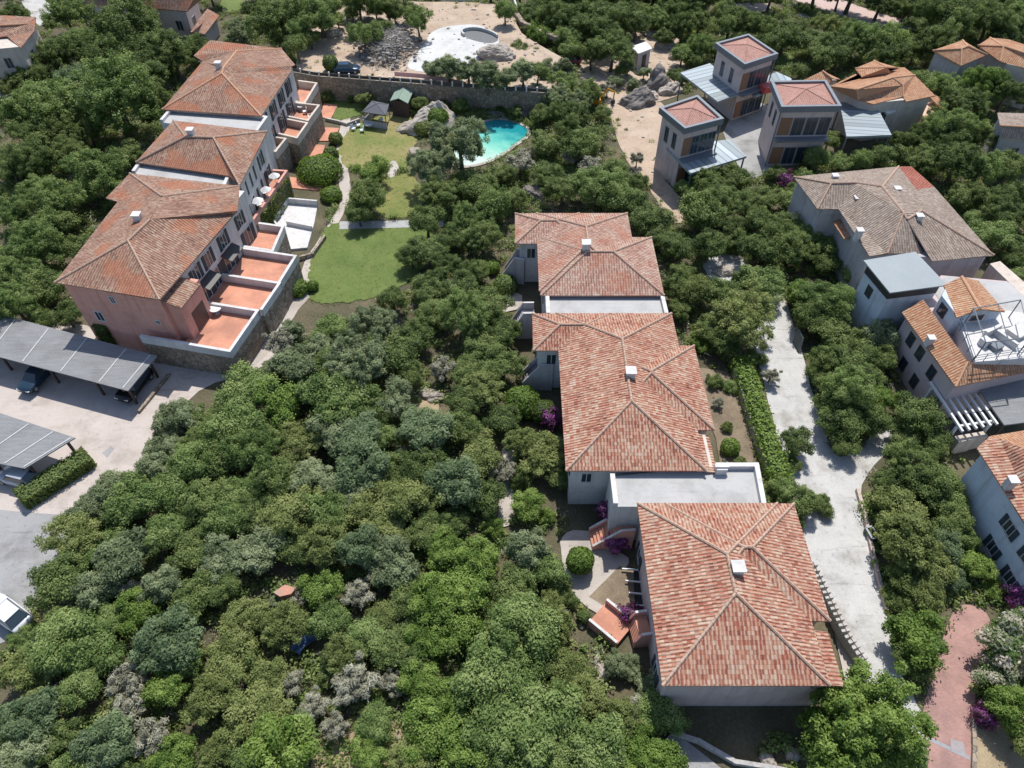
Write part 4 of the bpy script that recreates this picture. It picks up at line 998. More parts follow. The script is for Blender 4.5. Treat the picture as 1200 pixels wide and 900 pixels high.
for s, z in ((6.2, 3.9), (9.0, 3.9), (6.4, 1.0), (9.2, 1.0), (12, 3.9), (12, 1.0)):
    if s < LS - 1:
        p = wS[0] + dS * s; window(S1, Vector((p.x, p.y, z)), nS2, .9, 1.2, True, GREYW)

# ------------------------------------------------------------------ three new towers
MET = seam_mat('standing_seam_sheet', (.245, .29, .32), 1.0)
def tower(label, roof, zr, low, zl, wleft, wfront, right=None):
    c = Vector((sum(p[0] for p in roof) / 4, sum(p[1] for p in roof) / 4))
    top = [Vector(p) for p in G(roof, zr)]
    cc = sum(top, Vector((0, 0))) / 4
    t = thing('tower_house', label, 'house', (cc.x, cc.y, 0), 'new tower houses round the grey yard')
    # frame roof: grey fascia with a shallow tiled hip set inside it
    rim = MB()
    for i in range(4):
        a, b = top[i], top[(i + 1) % 4]; d = (b - a).normalized() * .2
        rim.bar((a.x - d.x, a.y - d.y, zr + .1 + .003 * i), (b.x + d.x, b.y + d.y, zr + .1 + .003 * i), .42, .85)
    ro = rim.build('fascia', GREYM, t)
    ins = [Vector(p) for p in inset(top, .2)]
    ap = Vector((cc.x, cc.y, zr + .62))
    roof_part(t, [[[Vector((*ins[i], zr - .25)), Vector((*ins[(i + 1) % 4], zr - .25)), ap] for i in range(4)]], T_TOWER, T_TOWER, .06)
    base = inset(top, .3)
    mb = MB(); mb.prism(base, 0, zr - .6); w = mb.build('wall', wleft, t)
    # glazed front wall with timber panel: sides facing the camera
    order = sorted(range(4), key=lambda i: (base[i][1] + base[(i + 1) % 4][1]))
    for i in order[:1]:
        a, b = Vector((*base[i], 0)), Vector((*base[(i + 1) % 4], 0)); d = (b - a); n = Vector((d.y, -d.x, 0)).normalized()
        if n.dot(Vector((*cc, 0)) - a) > 0: n = -n
        L = d.length; d.normalize()
        for z in (.4, zr * .5 + .3):
            for k in range(4):
                s = L * (.13 + .245 * k)
                if k == (0 if d.x > 0 else 3):
                    mb = MB(); p, q = a + d * (s - L * .11) + n * .05, a + d * (s + L * .11) + n * .05
                    mb.bar((p.x, p.y, z + 2.5), (q.x, q.y, z + 2.5), .08, 2.5); mb.build('timber_panel', WOOD, w)
                else: window(w, a + d * s + n * .01 + Vector((0, 0, z)), n, L * .2, 2.4, False, GREYM)
        sl = MB(); p, q = a + n * .5, b + n * .5
        sl.bar((p.x, p.y, zr * .5), (q.x, q.y, zr * .5), 1.1, .3); sl.build('balcony_slab', GREYM, w)
    i = min(range(4), key=lambda i: base[i][0] + base[(i + 1) % 4][0])
    a, b = Vector((*base[i], 0)), Vector((*base[(i + 1) % 4], 0)); d = (b - a); n = Vector((d.y, -d.x, 0)).normalized()
    if n.x > 0: n = -n
    for f in (.35, .7): window(w, a.lerp(b, f) + Vector((0, 0, zr * .5 + .6)), n, .7, 2.0, False, GREYM)
    for k in [max(range(4), key=lambda k: top[k].x)] + ([min(range(4), key=lambda k: top[k].x)] if 'broad' in label else []):
        p = top[k]; mb = MB(); mb.box(p.x, p.y, 0, .15, .15, zr - .75); mb.build('corner_post', GREYM, t)
    lo = [at(u, v, zl + (0.0 if k in (0, 3) else .25)) for k, (u, v) in enumerate(low)]
    d = (lo[1] - lo[0]); d.normalize(); e = (lo[3] - lo[0]); e.normalize()
    mb = MB(); uv = [((p - lo[0]).dot(e) + 30, (p - lo[0]).dot(d) + 30) for p in lo]
    if newell(lo).z < 0: mb.face(lo[::-1], uv[::-1])
    else: mb.face(lo, uv)
    dn_ = Vector((0, 0, .3)); bt = [p - dn_ for p in lo]
    for k in range(4): mb.face([lo[k], bt[k], bt[(k + 1) % 4], lo[(k + 1) % 4]], [(0.3, 0)] * 4)
    mb.face(bt, [(0.3, 0)] * 4)
    mo = mb.build('metal_roof', MET, t)
    for p in lo:
        q = p.lerp(sum(lo, Vector()) / 4, .06); mb = MB(); mb.box(q.x, q.y, 0, .18, .18, q.z - .32); mb.build('roof_post', GREYM, mo)
    return t, base
TW3, _ = tower('small tower house with open corner closest to the sandy track', [(775, 127), (817, 113), (846, 139), (803, 150)], 9, [(809, 203), (781, 173), (855, 163), (875, 183)], 4.2, ROSEW, GLASS)
TW1, _ = tower('tower house farthest back, red panels behind its corner post', [(840, 51), (877, 41), (910, 63), (873, 75)], 9, [(797, 85), (832, 74), (871, 108), (841, 119)], 4.2, ROSEW, GLASS)
TW2, _ = tower('broad tower house with timber panels facing the big grey tiled roof', [(905, 96), (967, 95), (984, 124), (917, 125)], 9, [(992, 160), (1045, 158), (1025, 120), (984, 120)], 4.5, ROSEW, GLASS)
mb = MB(); mb.prism(G([(876, 100), (910, 84), (928, 92), (926, 98), (884, 113)], 4), 3.7, 4.0); mb.build('side_roof', MET, TW1)
mb = MB(); a = at(905, 92, 6); mb.box(a.x, a.y, 4.2, 3.0, 1.6, .9, .4); mb.build('red_panel', plain('red_panel_paint', (.45, .08, .08)), TW1)

# ------------------------------------------------------------------ other houses
def simple_house(label, eave, ze, faces, tile, wmat, wins=(), ridge=RIDGE_O, ins=.5):
    c = at(sum(p[0] for p in eave) / len(eave), sum(p[1] for p in eave) / len(eave), 0)
    t = thing('house', label, 'house', c)
    pl = inset(G(eave, ze), ins); wall_part(t, pl, 0, ze, wmat)
    rf = px_roof(t, faces, tile, ridge)
    n = len(pl); cc = Vector((sum(p[0] for p in pl) / n, sum(p[1] for p in pl) / n, 0))
    for i, f, z, w, h in wins:
        a, b = Vector((*pl[i], 0)), Vector((*pl[(i + 1) % n], 0)); d = (b - a).normalized(); nn = Vector((d.y, -d.x, 0))
        if nn.dot(cc - a) > 0: nn = -nn
        p = a.lerp(b, f); window(t, Vector((p.x, p.y, z)), nn, w, h, False, GREYW)
    return t, rf
N1, rf = simple_house('orange tiled house behind the broad tower with a white flat porch', [(975, 100), (1020, 78), (1060, 79), (1072, 88), (1096, 112), (1062, 119), (1024, 122), (1006, 117)], 6, [
    [(973, 101, 6), (1020, 78, 6), (1060, 79, 6), (1072, 88, 7.0), (1046, 91, 7.9), (1004, 105, 7.7)],
    [(1004, 105, 7.7), (1046, 91, 7.9), (1058, 100, 7.2), (1058, 113, 6.2), (1024, 122, 6), (1006, 117, 6)],
    [(1046, 91, 7.9), (1072, 88, 7.0), (1096, 112, 6), (1062, 119, 6), (1058, 113, 6.2), (1058, 100, 7.2)],
    [(973, 101, 6), (1004, 105, 7.7), (1006, 117, 6)]], T_ORANGE, CREAM, [(5, .5, 3, 1.2, 1.4)])
px_roof(N1, [[(1002, 80, 6.5), (1024, 71, 6.5), (1040, 79, 7.4)], [(1002, 80, 6.5), (1040, 79, 7.4), (1044, 85, 6.4), (1010, 90, 6.4)], [(1024, 71, 6.5), (1052, 79, 6.6), (1040, 79, 7.4)]], T_ORANGE, RIDGE_O, name='rear_roof')
px_roof(N1, [[(935, 97, 5.5), (964, 83, 6.6), (976, 92, 6.4), (970, 100, 5.5)], [(964, 83, 6.6), (985, 93, 5.5), (976, 92, 6.4)]], T_ORANGE, RIDGE_O, name='side_roof')
wall_part(N1, inset(G([(935, 97), (964, 83), (985, 93), (970, 100)], 5.5), .5), 0, 5.4, CREAM, 'side_wall')
wf = G([(1027, 122), (1052, 115), (1064, 124), (1040, 133)], 4.5)
mb = MB(); mb.prism(wf, 4.2, 4.5); mb.build('porch_roof', PAINTW, N1)
for p in inset(wf, .3):
    mb = MB(); mb.box(p[0], p[1], 0, .2, .2, 4.19); mb.build('porch_post', CREAM, N1)
tp = G([(1078, 124), (1092, 116), (1110, 126), (1098, 138), (1082, 137)], 2.5)
mb = MB(); mb.prism(tp, 0, 2.5); o = mb.build('terrace', PINKW, N1)
mb = MB(); mb.face([(p[0], p[1], 2.515) for p in inset(tp, .3)][::-1]); mb.build('terrace_floor', plain('peach_floor', (.62, .40, .30)), o)
px_roof(N1, [[(1088, 112, 3.6), (1096, 110, 3.6), (1112, 125, 3.3), (1104, 128, 3.3)]], T_ORANGE, name='porch_tiles')
N2, rf = simple_house('hip roofed house in the far corner with one wide dark opening', [(1093, 59), (1128, 47), (1157, 64), (1126, 77)], 6, [
    [(1093, 59, 6), (1128, 47, 6), (1134, 54, 7.6), (1127, 57, 7.6)], [(1093, 59, 6), (1127, 57, 7.6), (1126, 77, 6)], [(1127, 57, 7.6), (1134, 54, 7.6), (1157, 64, 6), (1126, 77, 6)], [(1128, 47, 6), (1157, 64, 6), (1134, 54, 7.6)]], T_ORANGE, GREYW, [(3, .5, 2, 1.0, 1.2), (2, .75, .3, 2.6, 3.0), (2, .3, .3, 1.6, 2.6)])
N3, rf = simple_house('house with pale gable roof joined behind the far corner house', [(1146, 52), (1160, 44), (1225, 62), (1225, 86), (1180, 76)], 6, [
    [(1146, 53, 6), (1160, 44, 6), (1176, 54, 7.4)], [(1146, 53, 6), (1176, 54, 7.4), (1172, 72, 6)], [(1176, 54, 7.4), (1225, 70, 7.4), (1225, 86, 6), (1172, 72, 6)], [(1160, 44, 6), (1182, 46, 6.2), (1225, 60, 6.4), (1225, 70, 7.4), (1176, 54, 7.4)]], T_ORANGE, CREAM)
mb = MB(); mb.prism(G([(1150, 76), (1162, 62), (1182, 70), (1176, 78)], 4), 0, 4.0); mb.build('white_annex', WHITE, N3)
N4, rf = simple_house('small brown roofed house at the right edge among trees', [(1169, 132), (1225, 133), (1225, 162), (1174, 160)], 5.5, [[(1169, 132, 5.5), (1225, 133, 6), (1225, 150, 6.8), (1172, 147, 6.8)], [(1172, 147, 6.8), (1225, 150, 6.8), (1225, 164, 5.5), (1174, 161, 5.5)]], T_GREY, GREYW, [(2, .5, 2.5, 1, 1.2)])
N5, rf = simple_house('house with blue balconies cut off by the upper left corner', [(-40, 20), (40, 20), (40, 36), (24, 56), (-40, 62)], 8, [
    [(-40, 18, 8), (6, 18, 8), (42, 20, 8), (32, 28, 8.8), (-40, 32, 9.6)], [(-40, 32, 9.6), (32, 28, 8.8), (42, 21, 8), (40, 36, 8), (24, 56, 8), (8, 42, 8.4), (-40, 50, 8)]], T_LEFT, CREAM, [(3, .35, 5, 1.0, 1.5), (3, .6, 1.6, 1.0, 1.6), (3, .85, 5, 1.0, 1.5), (2, .5, 4.6, 1.1, 1.6), (2, .5, 1.2, 1.1, 1.6)])
for k, (z, u) in enumerate(((4.3, 14), (1.2, 26))):
    a, b = at(u - 8, 68 + k * 22, z), at(u + 9, 60 + k * 22, z)
    mb = MB(); mb.bar(a, b, 1.0, .9); mb.build('balcony', plain('blue_white_paint', (.55, .62, .72)), N5)
N6, rf = simple_house('long tiled house on the top edge above the dark trees', [(104, 3), (198, 11), (219, 13), (232, -4), (104, -14)], 6.5, [
    [(98, 4, 6.5), (196, 11, 6.5), (219, 13, 6.5), (228, -4, 8.4), (150, -8, 8.2), (104, -8, 8)], [(228, -4, 8.4), (219, 13, 6.5), (236, -2, 6.6), (240, -10, 6.6)]], T_LEFT, ROSEW, [(1, .4, 3, 1.2, 1.6), (2, .4, 3, 1.4, 1.6), (0, .8, 3, 1, 1.4)], ins=.4)
px_roof(N6, [[(221, 37, 3.2), (240, 40, 3.0), (257, 18, 3.0), (243, 10, 3.4)]], T_LEFT, name='porch_roof')
mb = MB(); mb.prism(inset(G([(223, 36), (239, 38), (254, 18), (243, 12)], 3.1), .4), 0, 2.9); mb.build('porch', GREYW, N6)

# ------------------------------------------------------------------ small buildings
hz = G([(739, 55), (757, 49), (764, 57), (748, 63)], 3.0)
HUT = thing('hut', 'small white hut with dark doorway among the granite rocks', 'hut', (*hz[0], 0))
mb = MB(); mb.prism(inset(hz, .2), 0, 2.85); w = mb.build('wall', GREYW, HUT)
mb = MB(); mb.prism(hz, 2.85, 3.05); mb.build('roof', PAINTW, HUT)
a, b = [Vector((*inset(hz, .2)[i], 0)) for i in (3, 2)]; d = (b - a).normalized(); n = Vector((d.y, -d.x, 0))
mb = MB(); p, q = a.lerp(b, .38) + n * .03, a.lerp(b, .68) + n * .03; mb.bar((p.x, p.y, 2.3), (q.x, q.y, 2.3), .08, 2.28); mb.build('door', DARK, w)
sh = [at(457, 118, 2.6), at(478, 121, 2.6), at(486, 103, 2.6), at(466, 100, 2.6)]
SH = thing('garden_shed', 'little timber shed with green felt roof against the stone wall', 'shed', (sh[0].x, sh[0].y, 0))
mb = MB(); mb.prism(inset(xy(sh), .25), 0, 2.6); mb.build('wall', BROWN, SH)
r0, r1 = (sh[0] + sh[1]) / 2 + Vector((0, 0, .6)), (sh[2] + sh[3]) / 2 + Vector((0, 0, .6))
roof_part(SH, [[[sh[0], r0, r1, sh[3]], [sh[1], sh[2], r1, r0]]], GREENR, GREENR, .05)
gz = [at(424, 131, 2.4), at(452, 135, 2.4), at(456, 122, 2.4), at(436, 118, 2.4)]
GZ = thing('gazebo', 'charcoal roofed garden gazebo between shed and patio', 'gazebo', (gz[0].x, gz[0].y, 0))
gc = sum(gz, Vector()) / 4 + Vector((0, 0, .7))
roof_part(GZ, [[[gz[i], gz[(i + 1) % 4], gc] for i in range(4)]], plain('charcoal_cloth', (.09, .095, .11), rough=.8), plain('charcoal_trim', (.13, .135, .15)), .05)
for p in gz:
    q = p.lerp(gc, .08); mb = MB(); mb.box(q.x, q.y, 0, .12, .12, 2.35); mb.build('post', GREYM, GZ)
for s in (0, 3):
    a, b = gz[s], gz[(s + 1) % 4]; mb = MB(); mb.bar((a.x, a.y, 1.1), (b.x, b.y, 1.1), .06, 1.0); mb.build('side_curtain', plain('grey_curtain_cloth', (.40, .41, .44)), GZ)

# ------------------------------------------------------------------ carports
def carport(label, px, z, ribs, posts):
    q = [Vector(p) for p in G(px, z)]
    t = thing('carport', label, 'carport', (*q[0], 0), 'reed roofed carports of the parking area')
    mb = MB(); mb.prism([tuple(p) for p in q], z - .12, z); r = mb.build('roof', REED, t)
    for f in ribs:
        a, b = q[0].lerp(q[1], f), q[3].lerp(q[2], f)
        a2, b2 = a.lerp(b, .03), a.lerp(b, .97)
        m_ = MB(); m_.bar((a2.x, a2.y, z + .05), (b2.x, b2.y, z + .05), .13, .048); m_.build('roof_batten', plain('pale_batten', (.42, .42, .42)), r)
    for f in posts:
        for g in (.12, .88):
            p = q[0].lerp(q[1], f).lerp(q[3].lerp(q[2], f), g); m_ = MB(); m_.box(p.x, p.y, 0, .2, .2, z - .12); m_.build('post', BROWN, t)
        a, b = q[0].lerp(q[1], f), q[3].lerp(q[2], f)
        m_ = MB(); m_.bar((a.x, a.y, z - .13), (b.x, b.y, z - .13), .16, .22); m_.build('beam', BROWN, t)
    return t
carport('long reed roofed carport with four pale battens beside the salmon house', [(-70, 400), (150, 458), (184, 417), (-38, 358)], 2.9, (.27, .45, .65, .85, .97), (.02, .3, .56, .8, .97))
carport('short reed roofed carport beside the clipped dark hedge', [(-70, 530), (29, 549), (88, 513), (-6, 482)], 2.7, (.45, .75, .97), (.02, .5, .96))

# ================================================================== walls, fences
rw = [Vector((*p, 0)) for p in G([(346, 110), (375, 114), (490, 122), (560, 126), (642, 133)], 0.3)]
RW = thing('retaining_wall', 'long dark stone retaining wall with white posts above the lawn and pool', 'wall', rw[0])
rtop = [Vector((*p, 0)) for p in G([(342, 83), (370, 88), (490, 97), (560, 102), (642, 108)], 3.9)]
mb = MB()
for a, b in zip(rtop, rtop[1:]): mb.bar((a.x, a.y, 3.75), (b.x, b.y, 3.75), .5, 3.75)
mb.build('stone_face', STONE, RW)
L = sum((b - a).length for a, b in zip(rtop, rtop[1:]))
for k in range(26):
    s = L * k / 25.0
    for a, b in zip(rtop, rtop[1:]):
        l = (b - a).length
        if s <= l + 1e-6: p = a.lerp(b, s / l); break
        s -= l
    mb = MB(); mb.box(p.x, p.y, 3.76, .22, .22, .8); mb.build('post', PAINTW, RW)
mb = MB()
for a, b in zip(rtop, rtop[1:]): mb.bar((a.x, a.y, 4.35), (b.x, b.y, 4.35), .05, .5)
mb.build('mesh_panel', plain('dark_mesh', (.05, .05, .05)), RW)

sf = [Vector((*p, 0)) for p in G([(950, 662), (968, 700), (990, 745), (1016, 784)], 1.0)]
FN = thing('slat_fence', 'white slatted fence on a low wall along the lane', 'fence', sf[0])
for a, b in zip(sf, sf[1:]):
    mb = MB(); mb.bar((a.x, a.y, .75), (b.x, b.y, .75), .3, .75); mb.build('base_wall', CREAM, FN)
    mb = MB(); mb.bar((a.x, a.y, 1.56), (b.x, b.y, 1.56), .06, .06); mb.build('rail', BROWN, FN)
mb = MB()
for a, b in zip(sf, sf[1:]):
    n = max(2, int((b - a).length / .42)); d = (b - a).normalized()
    for k in range(n):
        p = a.lerp(b, (k + .5) / n); q = Vector((-d.y, d.x, 0)) * .35
        mb.bar((p.x - q.x, p.y - q.y, 1.54), (p.x + q.x, p.y + q.y, 1.54), .2, .78)
mb.build('slat', plain('pale_concrete_slat', (.40, .385, .36), rough=.9), FN)
def low_wall(name, label, px, h, mat, w=.3, zb=0, cat='wall'):
    pts = [Vector((*p, 0)) for p in G(px, h)]
    mb = MB()
    for i, (a, b) in enumerate(zip(pts, pts[1:])):
        d = (b - a).normalized() * (w / 2 - .004 * i)
        mb.bar((a.x - d.x, a.y - d.y, h + zb + .003 * i), (b.x + d.x, b.y + d.y, h + zb + .003 * i), w, h)
    return tag(mb.build(name, mat), label, cat)
low_wall('garden_wall', 'weathered concrete wall beside the ivy hedge of the lane', [(862, 432), (872, 462), (884, 500), (903, 552)], 1.2, plain('weathered_concrete', (.30, .29, .27), rough=.9, var=.25))
low_wall('garden_wall', 'pale kerb wall round the yard below the closest villa', [(790, 858), (820, 868), (862, 892), (905, 899), (935, 905)], .5, plain('stained_concrete', (.36, .35, .34), rough=.9, var=.25))
low_wall('garden_wall', 'granite edging along the right side of the brick road', [(1142, 836), (1143, 880), (1141, 920)], .3, STONE)
low_wall('garden_wall', 'low white wall on the far border of the building site', [(498, 14), (540, 16), (600, 12), (606, 30)], .9, WHITE, .3, ZS)
low_wall('garden_wall', 'rough rubble border at the corner of the building site', [(604, 34), (612, 46), (630, 56), (650, 64)], .7, STONE, .8, ZS)
low_wall('garden_wall', 'dark stone kerb round the end of the long carport', [(163, 480), (178, 462), (197, 438)], .35, STONE)
low_wall('garden_wall', 'short stone bank edging beside the garden path bend', [(352, 300), (366, 296), (380, 276)], .6, STONE)
low_wall('garden_wall', 'pinkish kerb between lane and scrub by the junction', [(1006, 574), (1014, 602), (1024, 650), (1040, 712)], .4, plain('pink_kerb', (.42, .34, .30), rough=.9, var=.2))
low_wall('garden_wall', 'stepped white edging before the upper lawn', [(382, 138), (396, 141), (406, 144), (420, 139)], .5, plain('stone_edging', (.40, .38, .35), rough=.9, var=.2))

# ================================================================== vehicles
TYRE = plain('tyre_rubber', (.02, .02, .02), rough=.8)
def car(label, p, ang, paint, L=4.2, W=1.78, Hh=1.48, suv=False):
    t = thing('parked_car', label, 'car', p, 'parked cars')
    d = Vector((math.cos(ang), math.sin(ang), 0)); n = Vector((-d.y, d.x, 0)); p = Vector(p)
    P = lambda x, y, z: tuple(p + d * x + n * y + Vector((0, 0, z)))
    sec = [(-.5, .35, .72, .80), (-.47, .25, .86, .92), (-.3, .22, .92, .98), (0, .22, .92, 1), (.2, .22, .90, 1), (.40, .24, .80, .96), (.49, .3, .66, .82)]
    mb = MB(); V = []
    for s, z0, z1, w in sec:
        hw = W / 2 * w; x = s * L
        V += [P(x, -hw * .92, z0), P(x, -hw, z0 + .25), P(x, -hw * .96, z1 - .06), P(x, -hw * .82, z1), P(x, hw * .82, z1), P(x, hw * .96, z1 - .06), P(x, hw, z0 + .25), P(x, hw * .92, z0)]
    F = [(i * 8 + k, i * 8 + (k + 1) % 8, (i + 1) * 8 + (k + 1) % 8, (i + 1) * 8 + k) for i in range(len(sec) - 1) for k in range(8)] + [tuple(range(8))[::-1], tuple(range(48, 56))]
    mb.solid(V, F); body = mb.build('body', paint, t, True)
    # glasshouse then roof skin
    r0, r1, f0, f1 = (-.46 if suv else -.43), (-.38 if suv else -.28), (.08), (.24)
    b_, tp = .90, Hh
    g = MB(); w0, w1 = W / 2 * .88, W / 2 * .68
    V = [P(r0 * L, -w0, b_), P(f1 * L, -w0, b_ - .02), P(f1 * L, w0, b_ - .02), P(r0 * L, w0, b_), P(r1 * L, -w1, tp - .03), P(f0 * L, -w1, tp - .03), P(f0 * L, w1, tp - .03), P(r1 * L, w1, tp - .03)]
    g.solid(V, [(3, 2, 1, 0), (4, 5, 6, 7), (0, 1, 5, 4), (1, 2, 6, 5), (2, 3, 7, 6), (3, 0, 4, 7)]); g.build('windscreen_glass', GLASS, t)
    r = MB(); V = [P(r1 * L - .05, -w1 - .03, tp - .03), P(f0 * L + .03, -w1 - .03, tp - .03), P(f0 * L + .03, w1 + .03, tp - .03), P(r1 * L - .05, w1 + .03, tp - .03)]
    V += [(x, y, z + .06) for x, y, z in V]
    r.solid(V, [(3, 2, 1, 0), (4, 5, 6, 7), (0, 1, 5, 4), (1, 2, 6, 5), (2, 3, 7, 6), (3, 0, 4, 7)]); r.build('roof_panel', paint, t)
    for x in (-.31, .31):
        for s in (-1, 1):
            w = MB(); c = Vector(P(x * L, s * W * .44, .32)); w.tube([c - n * .11, c + n * .11], .32, 14); wo = w.build('wheel', TYRE, t)
            w = MB(); w.tube([c + n * s * .09, c + n * s * .125], .2, 10); w.build('rim', plain('alloy', (.4, .4, .42), metal=.6), wo)
    for s in (-1, 1):
        h = MB(); c = Vector(P(.475 * L, s * W * .30, .66)); h.bar(c - n * .2, c + n * .2, .14, .14); h.build('headlight', plain('headlamp', (.7, .7, .7), rough=.2), t)
    return t
PA = lambda nme, c: plain(nme, c, rough=.25, metal=.3, var=.03, spec=.6)
axd = at(184, 417, 0) - at(150, 458, 0); axd.normalize(); ca = math.atan2(axd.y, axd.x) + math.pi
car('dark blue car parked under the long carport', at(46, 446, .3), ca, PA('blue_car_paint', (.02, .045, .075)))
car('black off road car parked at the end of the long carport', at(160, 454, .3), ca, PA('black_car_paint', (.012, .012, .014)), 4.6, 1.9, 1.75, True)
car('white car under foliage at the edge of the asphalt yard', at(14, 722, .3), R(150), PA('white_car_paint', (.75, .76, .78)))
car('small silver car beneath the short carport', at(26, 563, .3), R(165), PA('silver_car_paint', (.42, .45, .50)))
car('navy car behind the stone retaining wall', at(407, 84, ZS + .2) + Vector((0, 0.3, -.2)), R(5), PA('navy_car_paint', (.02, .05, .10)))
car('dark red car shaded by trees near the rocky clearing', at(667, 74, .3), R(160), PA('red_car_paint', (.18, .02, .04)))
# yellow digger
dp = at(697, 124, 0)
DG = thing('excavator', 'small yellow excavator on the sandy track beside thin bare trees', 'excavator', dp)
yel = PA('yellow_machine_paint', (.60, .30, .02))
for s in (-.6, .6):
    mb = MB(); mb.prism([(dp.x - 1.1, dp.y + s - .2), (dp.x + 1.1, dp.y + s - .2), (dp.x + 1.25, dp.y + s), (dp.x + 1.1, dp.y + s + .2), (dp.x - 1.1, dp.y + s + .2), (dp.x - 1.25, dp.y + s)], 0, .5); mb.build('track', TYRE, DG)
mb = MB(); mb.box(dp.x - .2, dp.y, .55, 2.0, 1.5, .75); mb.build('body', yel, DG)
mb = MB(); mb.box(dp.x + .1, dp.y - .3, 1.3, 1.0, .8, 1.1); mb.build('cab', GLASS, DG)
mb = MB(); mb.box(dp.x + .1, dp.y - .3, 2.41, 1.1, .9, .1); mb.build('cab_roof', yel, DG)
mb = MB(); mb.tube([(dp.x + .7, dp.y + .3, 1.1), (dp.x + 1.9, dp.y + .3, 2.7), (dp.x + 3.0, dp.y + .3, 2.2)], [.16, .15, .12], 6); mb.build('boom', yel, DG)
mb = MB(); mb.tube([(dp.x + 3.0, dp.y + .3, 2.2), (dp.x + 2.9, dp.y + .3, .9)], [.12, .09], 6); mb.build('arm', yel, DG)
mb = MB(); mb.prism([(dp.x + 2.6, dp.y), (dp.x + 3.2, dp.y), (dp.x + 3.1, dp.y + .6), (dp.x + 2.6, dp.y + .6)], .3, .9); mb.build('bucket', DARK, DG)
# skips and bins along the lane
def skip(label, u, v, ang, L=2.6, W=1.5, h=1.1):
    p = at(u, v, h); t = thing('waste_container', label, 'container', (p.x, p.y, 0))
    fr = rect_frame((p.x, p.y), ang); c = plain('container_paint', (.10, .12, .12), rough=.6)
    for a, b in (((-L / 2, -W / 2), (L / 2, -W / 2)), ((L / 2, -W / 2), (L / 2, W / 2)), ((L / 2, W / 2), (-L / 2, W / 2)), ((-L / 2, W / 2), (-L / 2, -W / 2))):
        mb = MB(); q, r_ = fr(*a, h), fr(*b, h); mb.bar(q, r_, .1, h - .15); mb.build('side_panel', c, t)
        mb = MB(); mb.bar(q + Vector((0, 0, .06)), r_ + Vector((0, 0, .06)), .16, .058); mb.build('rim_bar', plain('container_rim', (.30, .32, .33)), t)
    mb = MB(); mb.prism(fpoly(fr, [(-L / 2, -W / 2), (L / 2, -W / 2), (L / 2, W / 2), (-L / 2, W / 2)]), .05, .2); mb.build('floor_panel', c, t)
LP = thing('leaning_panel', 'dark framed panel propped against the bank at the lane edge under dense trees', 'panel', at(938, 400, 0))
q_ = [at(935, 385, 1.5), at(941, 396, 1.5), at(936, 414, .05), at(929, 401, .05)]; n_ = newell(q_) * .05
mb = MB(); mb.solid([tuple(p - n_) for p in q_] + [tuple(p + n_) for p in q_], [(3, 2, 1, 0), (4, 5, 6, 7), (0, 1, 5, 4), (1, 2, 6, 5), (2, 3, 7, 6), (3, 0, 4, 7)]); mb.build('panel_board', plain('dark_green_board', (.07, .085, .085)), LP)
mb = MB()
for k_ in range(4): mb.tube([q_[k_] + n_, q_[(k_ + 1) % 4] + n_], .06, 5)
mb.build('frame', plain('weathered_frame', (.27, .26, .25)), LP)
skip('small open dark bin where the lane meets the junction scrub', 1022, 624, 100, 1.1, .6, .6)

# ================================================================== garden furniture
def table(label, u, v, z, r=.55, mat=PAINTW, group='round white terrace tables'):
    p = at(u, v, z + .74); t = thing('round_table', label, 'table', (p.x, p.y, z), group)
    mb = MB(); mb.lathe(p.x, p.y, [(r, z + .70), (r, z + .75)], 18); mb.build('table_top', mat, t)
    mb = MB(); mb.tube([(p.x, p.y, z + .03), (p.x, p.y, z + .70)], .05, 8); mb.build('pedestal', mat, t)
    mb = MB(); mb.lathe(p.x, p.y, [(.3, z + .015), (.26, z + .05)], 14); mb.build('foot_plate', mat, t)
def chair(label, u, v, z, ang, mat=PAINTW, group='garden chairs'):
    p = at(u, v, z + .45); t = thing('garden_chair', label, 'chair', (p.x, p.y, z), group); fr = rect_frame((p.x, p.y), ang)
    mb = MB(); mb.prism(fpoly(fr, [(-.28, -.28), (.28, -.28), (.28, .28), (-.28, .28)]), z + .38, z + .46); mb.build('seat', mat, t)
    mb = MB(); mb.prism(fpoly(fr, [(-.34, -.28), (-.281, -.28), (-.281, .28), (-.34, .28)]), z + .40, z + .95); mb.build('backrest', mat, t)
    for a in (-.23, .23):
        for b in (-.23, .23): q = fr(a, b); mb = MB(); mb.tube([(q.x, q.y, z), (q.x, q.y, z + .38)], .03, 5); mb.build('leg', mat, t)
def parasol(label, u, v, z, r=1.1, mat=PAINTW):
    p = at(u, v, z + 2.1); t = thing('parasol', label, 'parasol', (p.x, p.y, z), 'white parasols on the middle terrace')
    mb = MB(); n = 8; ring = [(p.x + r * math.cos(6.2832 * k / n), p.y + r * math.sin(6.2832 * k / n), z + 1.95) for k in range(n)]
    mb.solid(ring + [(p.x, p.y, z + 2.45)], [(k, (k + 1) % n, n) for k in range(n)] + [tuple(range(n))[::-1]]); mb.build('canopy', mat, t)
    mb = MB(); mb.tube([(p.x, p.y, z), (p.x, p.y, z + 2.4)], .03, 6); mb.build('pole', mat, t)
table('round white table against the parapet between two salmon house terraces', 252, 361, 3.0, .65)
chair('white armchair in the shaded alcove of the salmon house', 231, 368, 3.0, 20)
table('white table at the near end of the narrow middle terrace', 302, 238, 3.0, .6)
table('white table in the middle of the narrow middle terrace', 310, 224, 3.0, .55)
parasol('white parasol on the narrow terrace closest to the courtyard', 301, 234, 3.0, .8)
parasol('white parasol halfway along the narrow middle terrace', 311, 221, 3.0, .7)
parasol('white parasol at the far end of the narrow middle terrace', 321, 205, 3.0, .75)
table('white round table on the far house upper terrace', 352, 124, 3.2, .5)
chair('white chair beside the round table on the far house terrace', 357, 130, 3.2, 200)
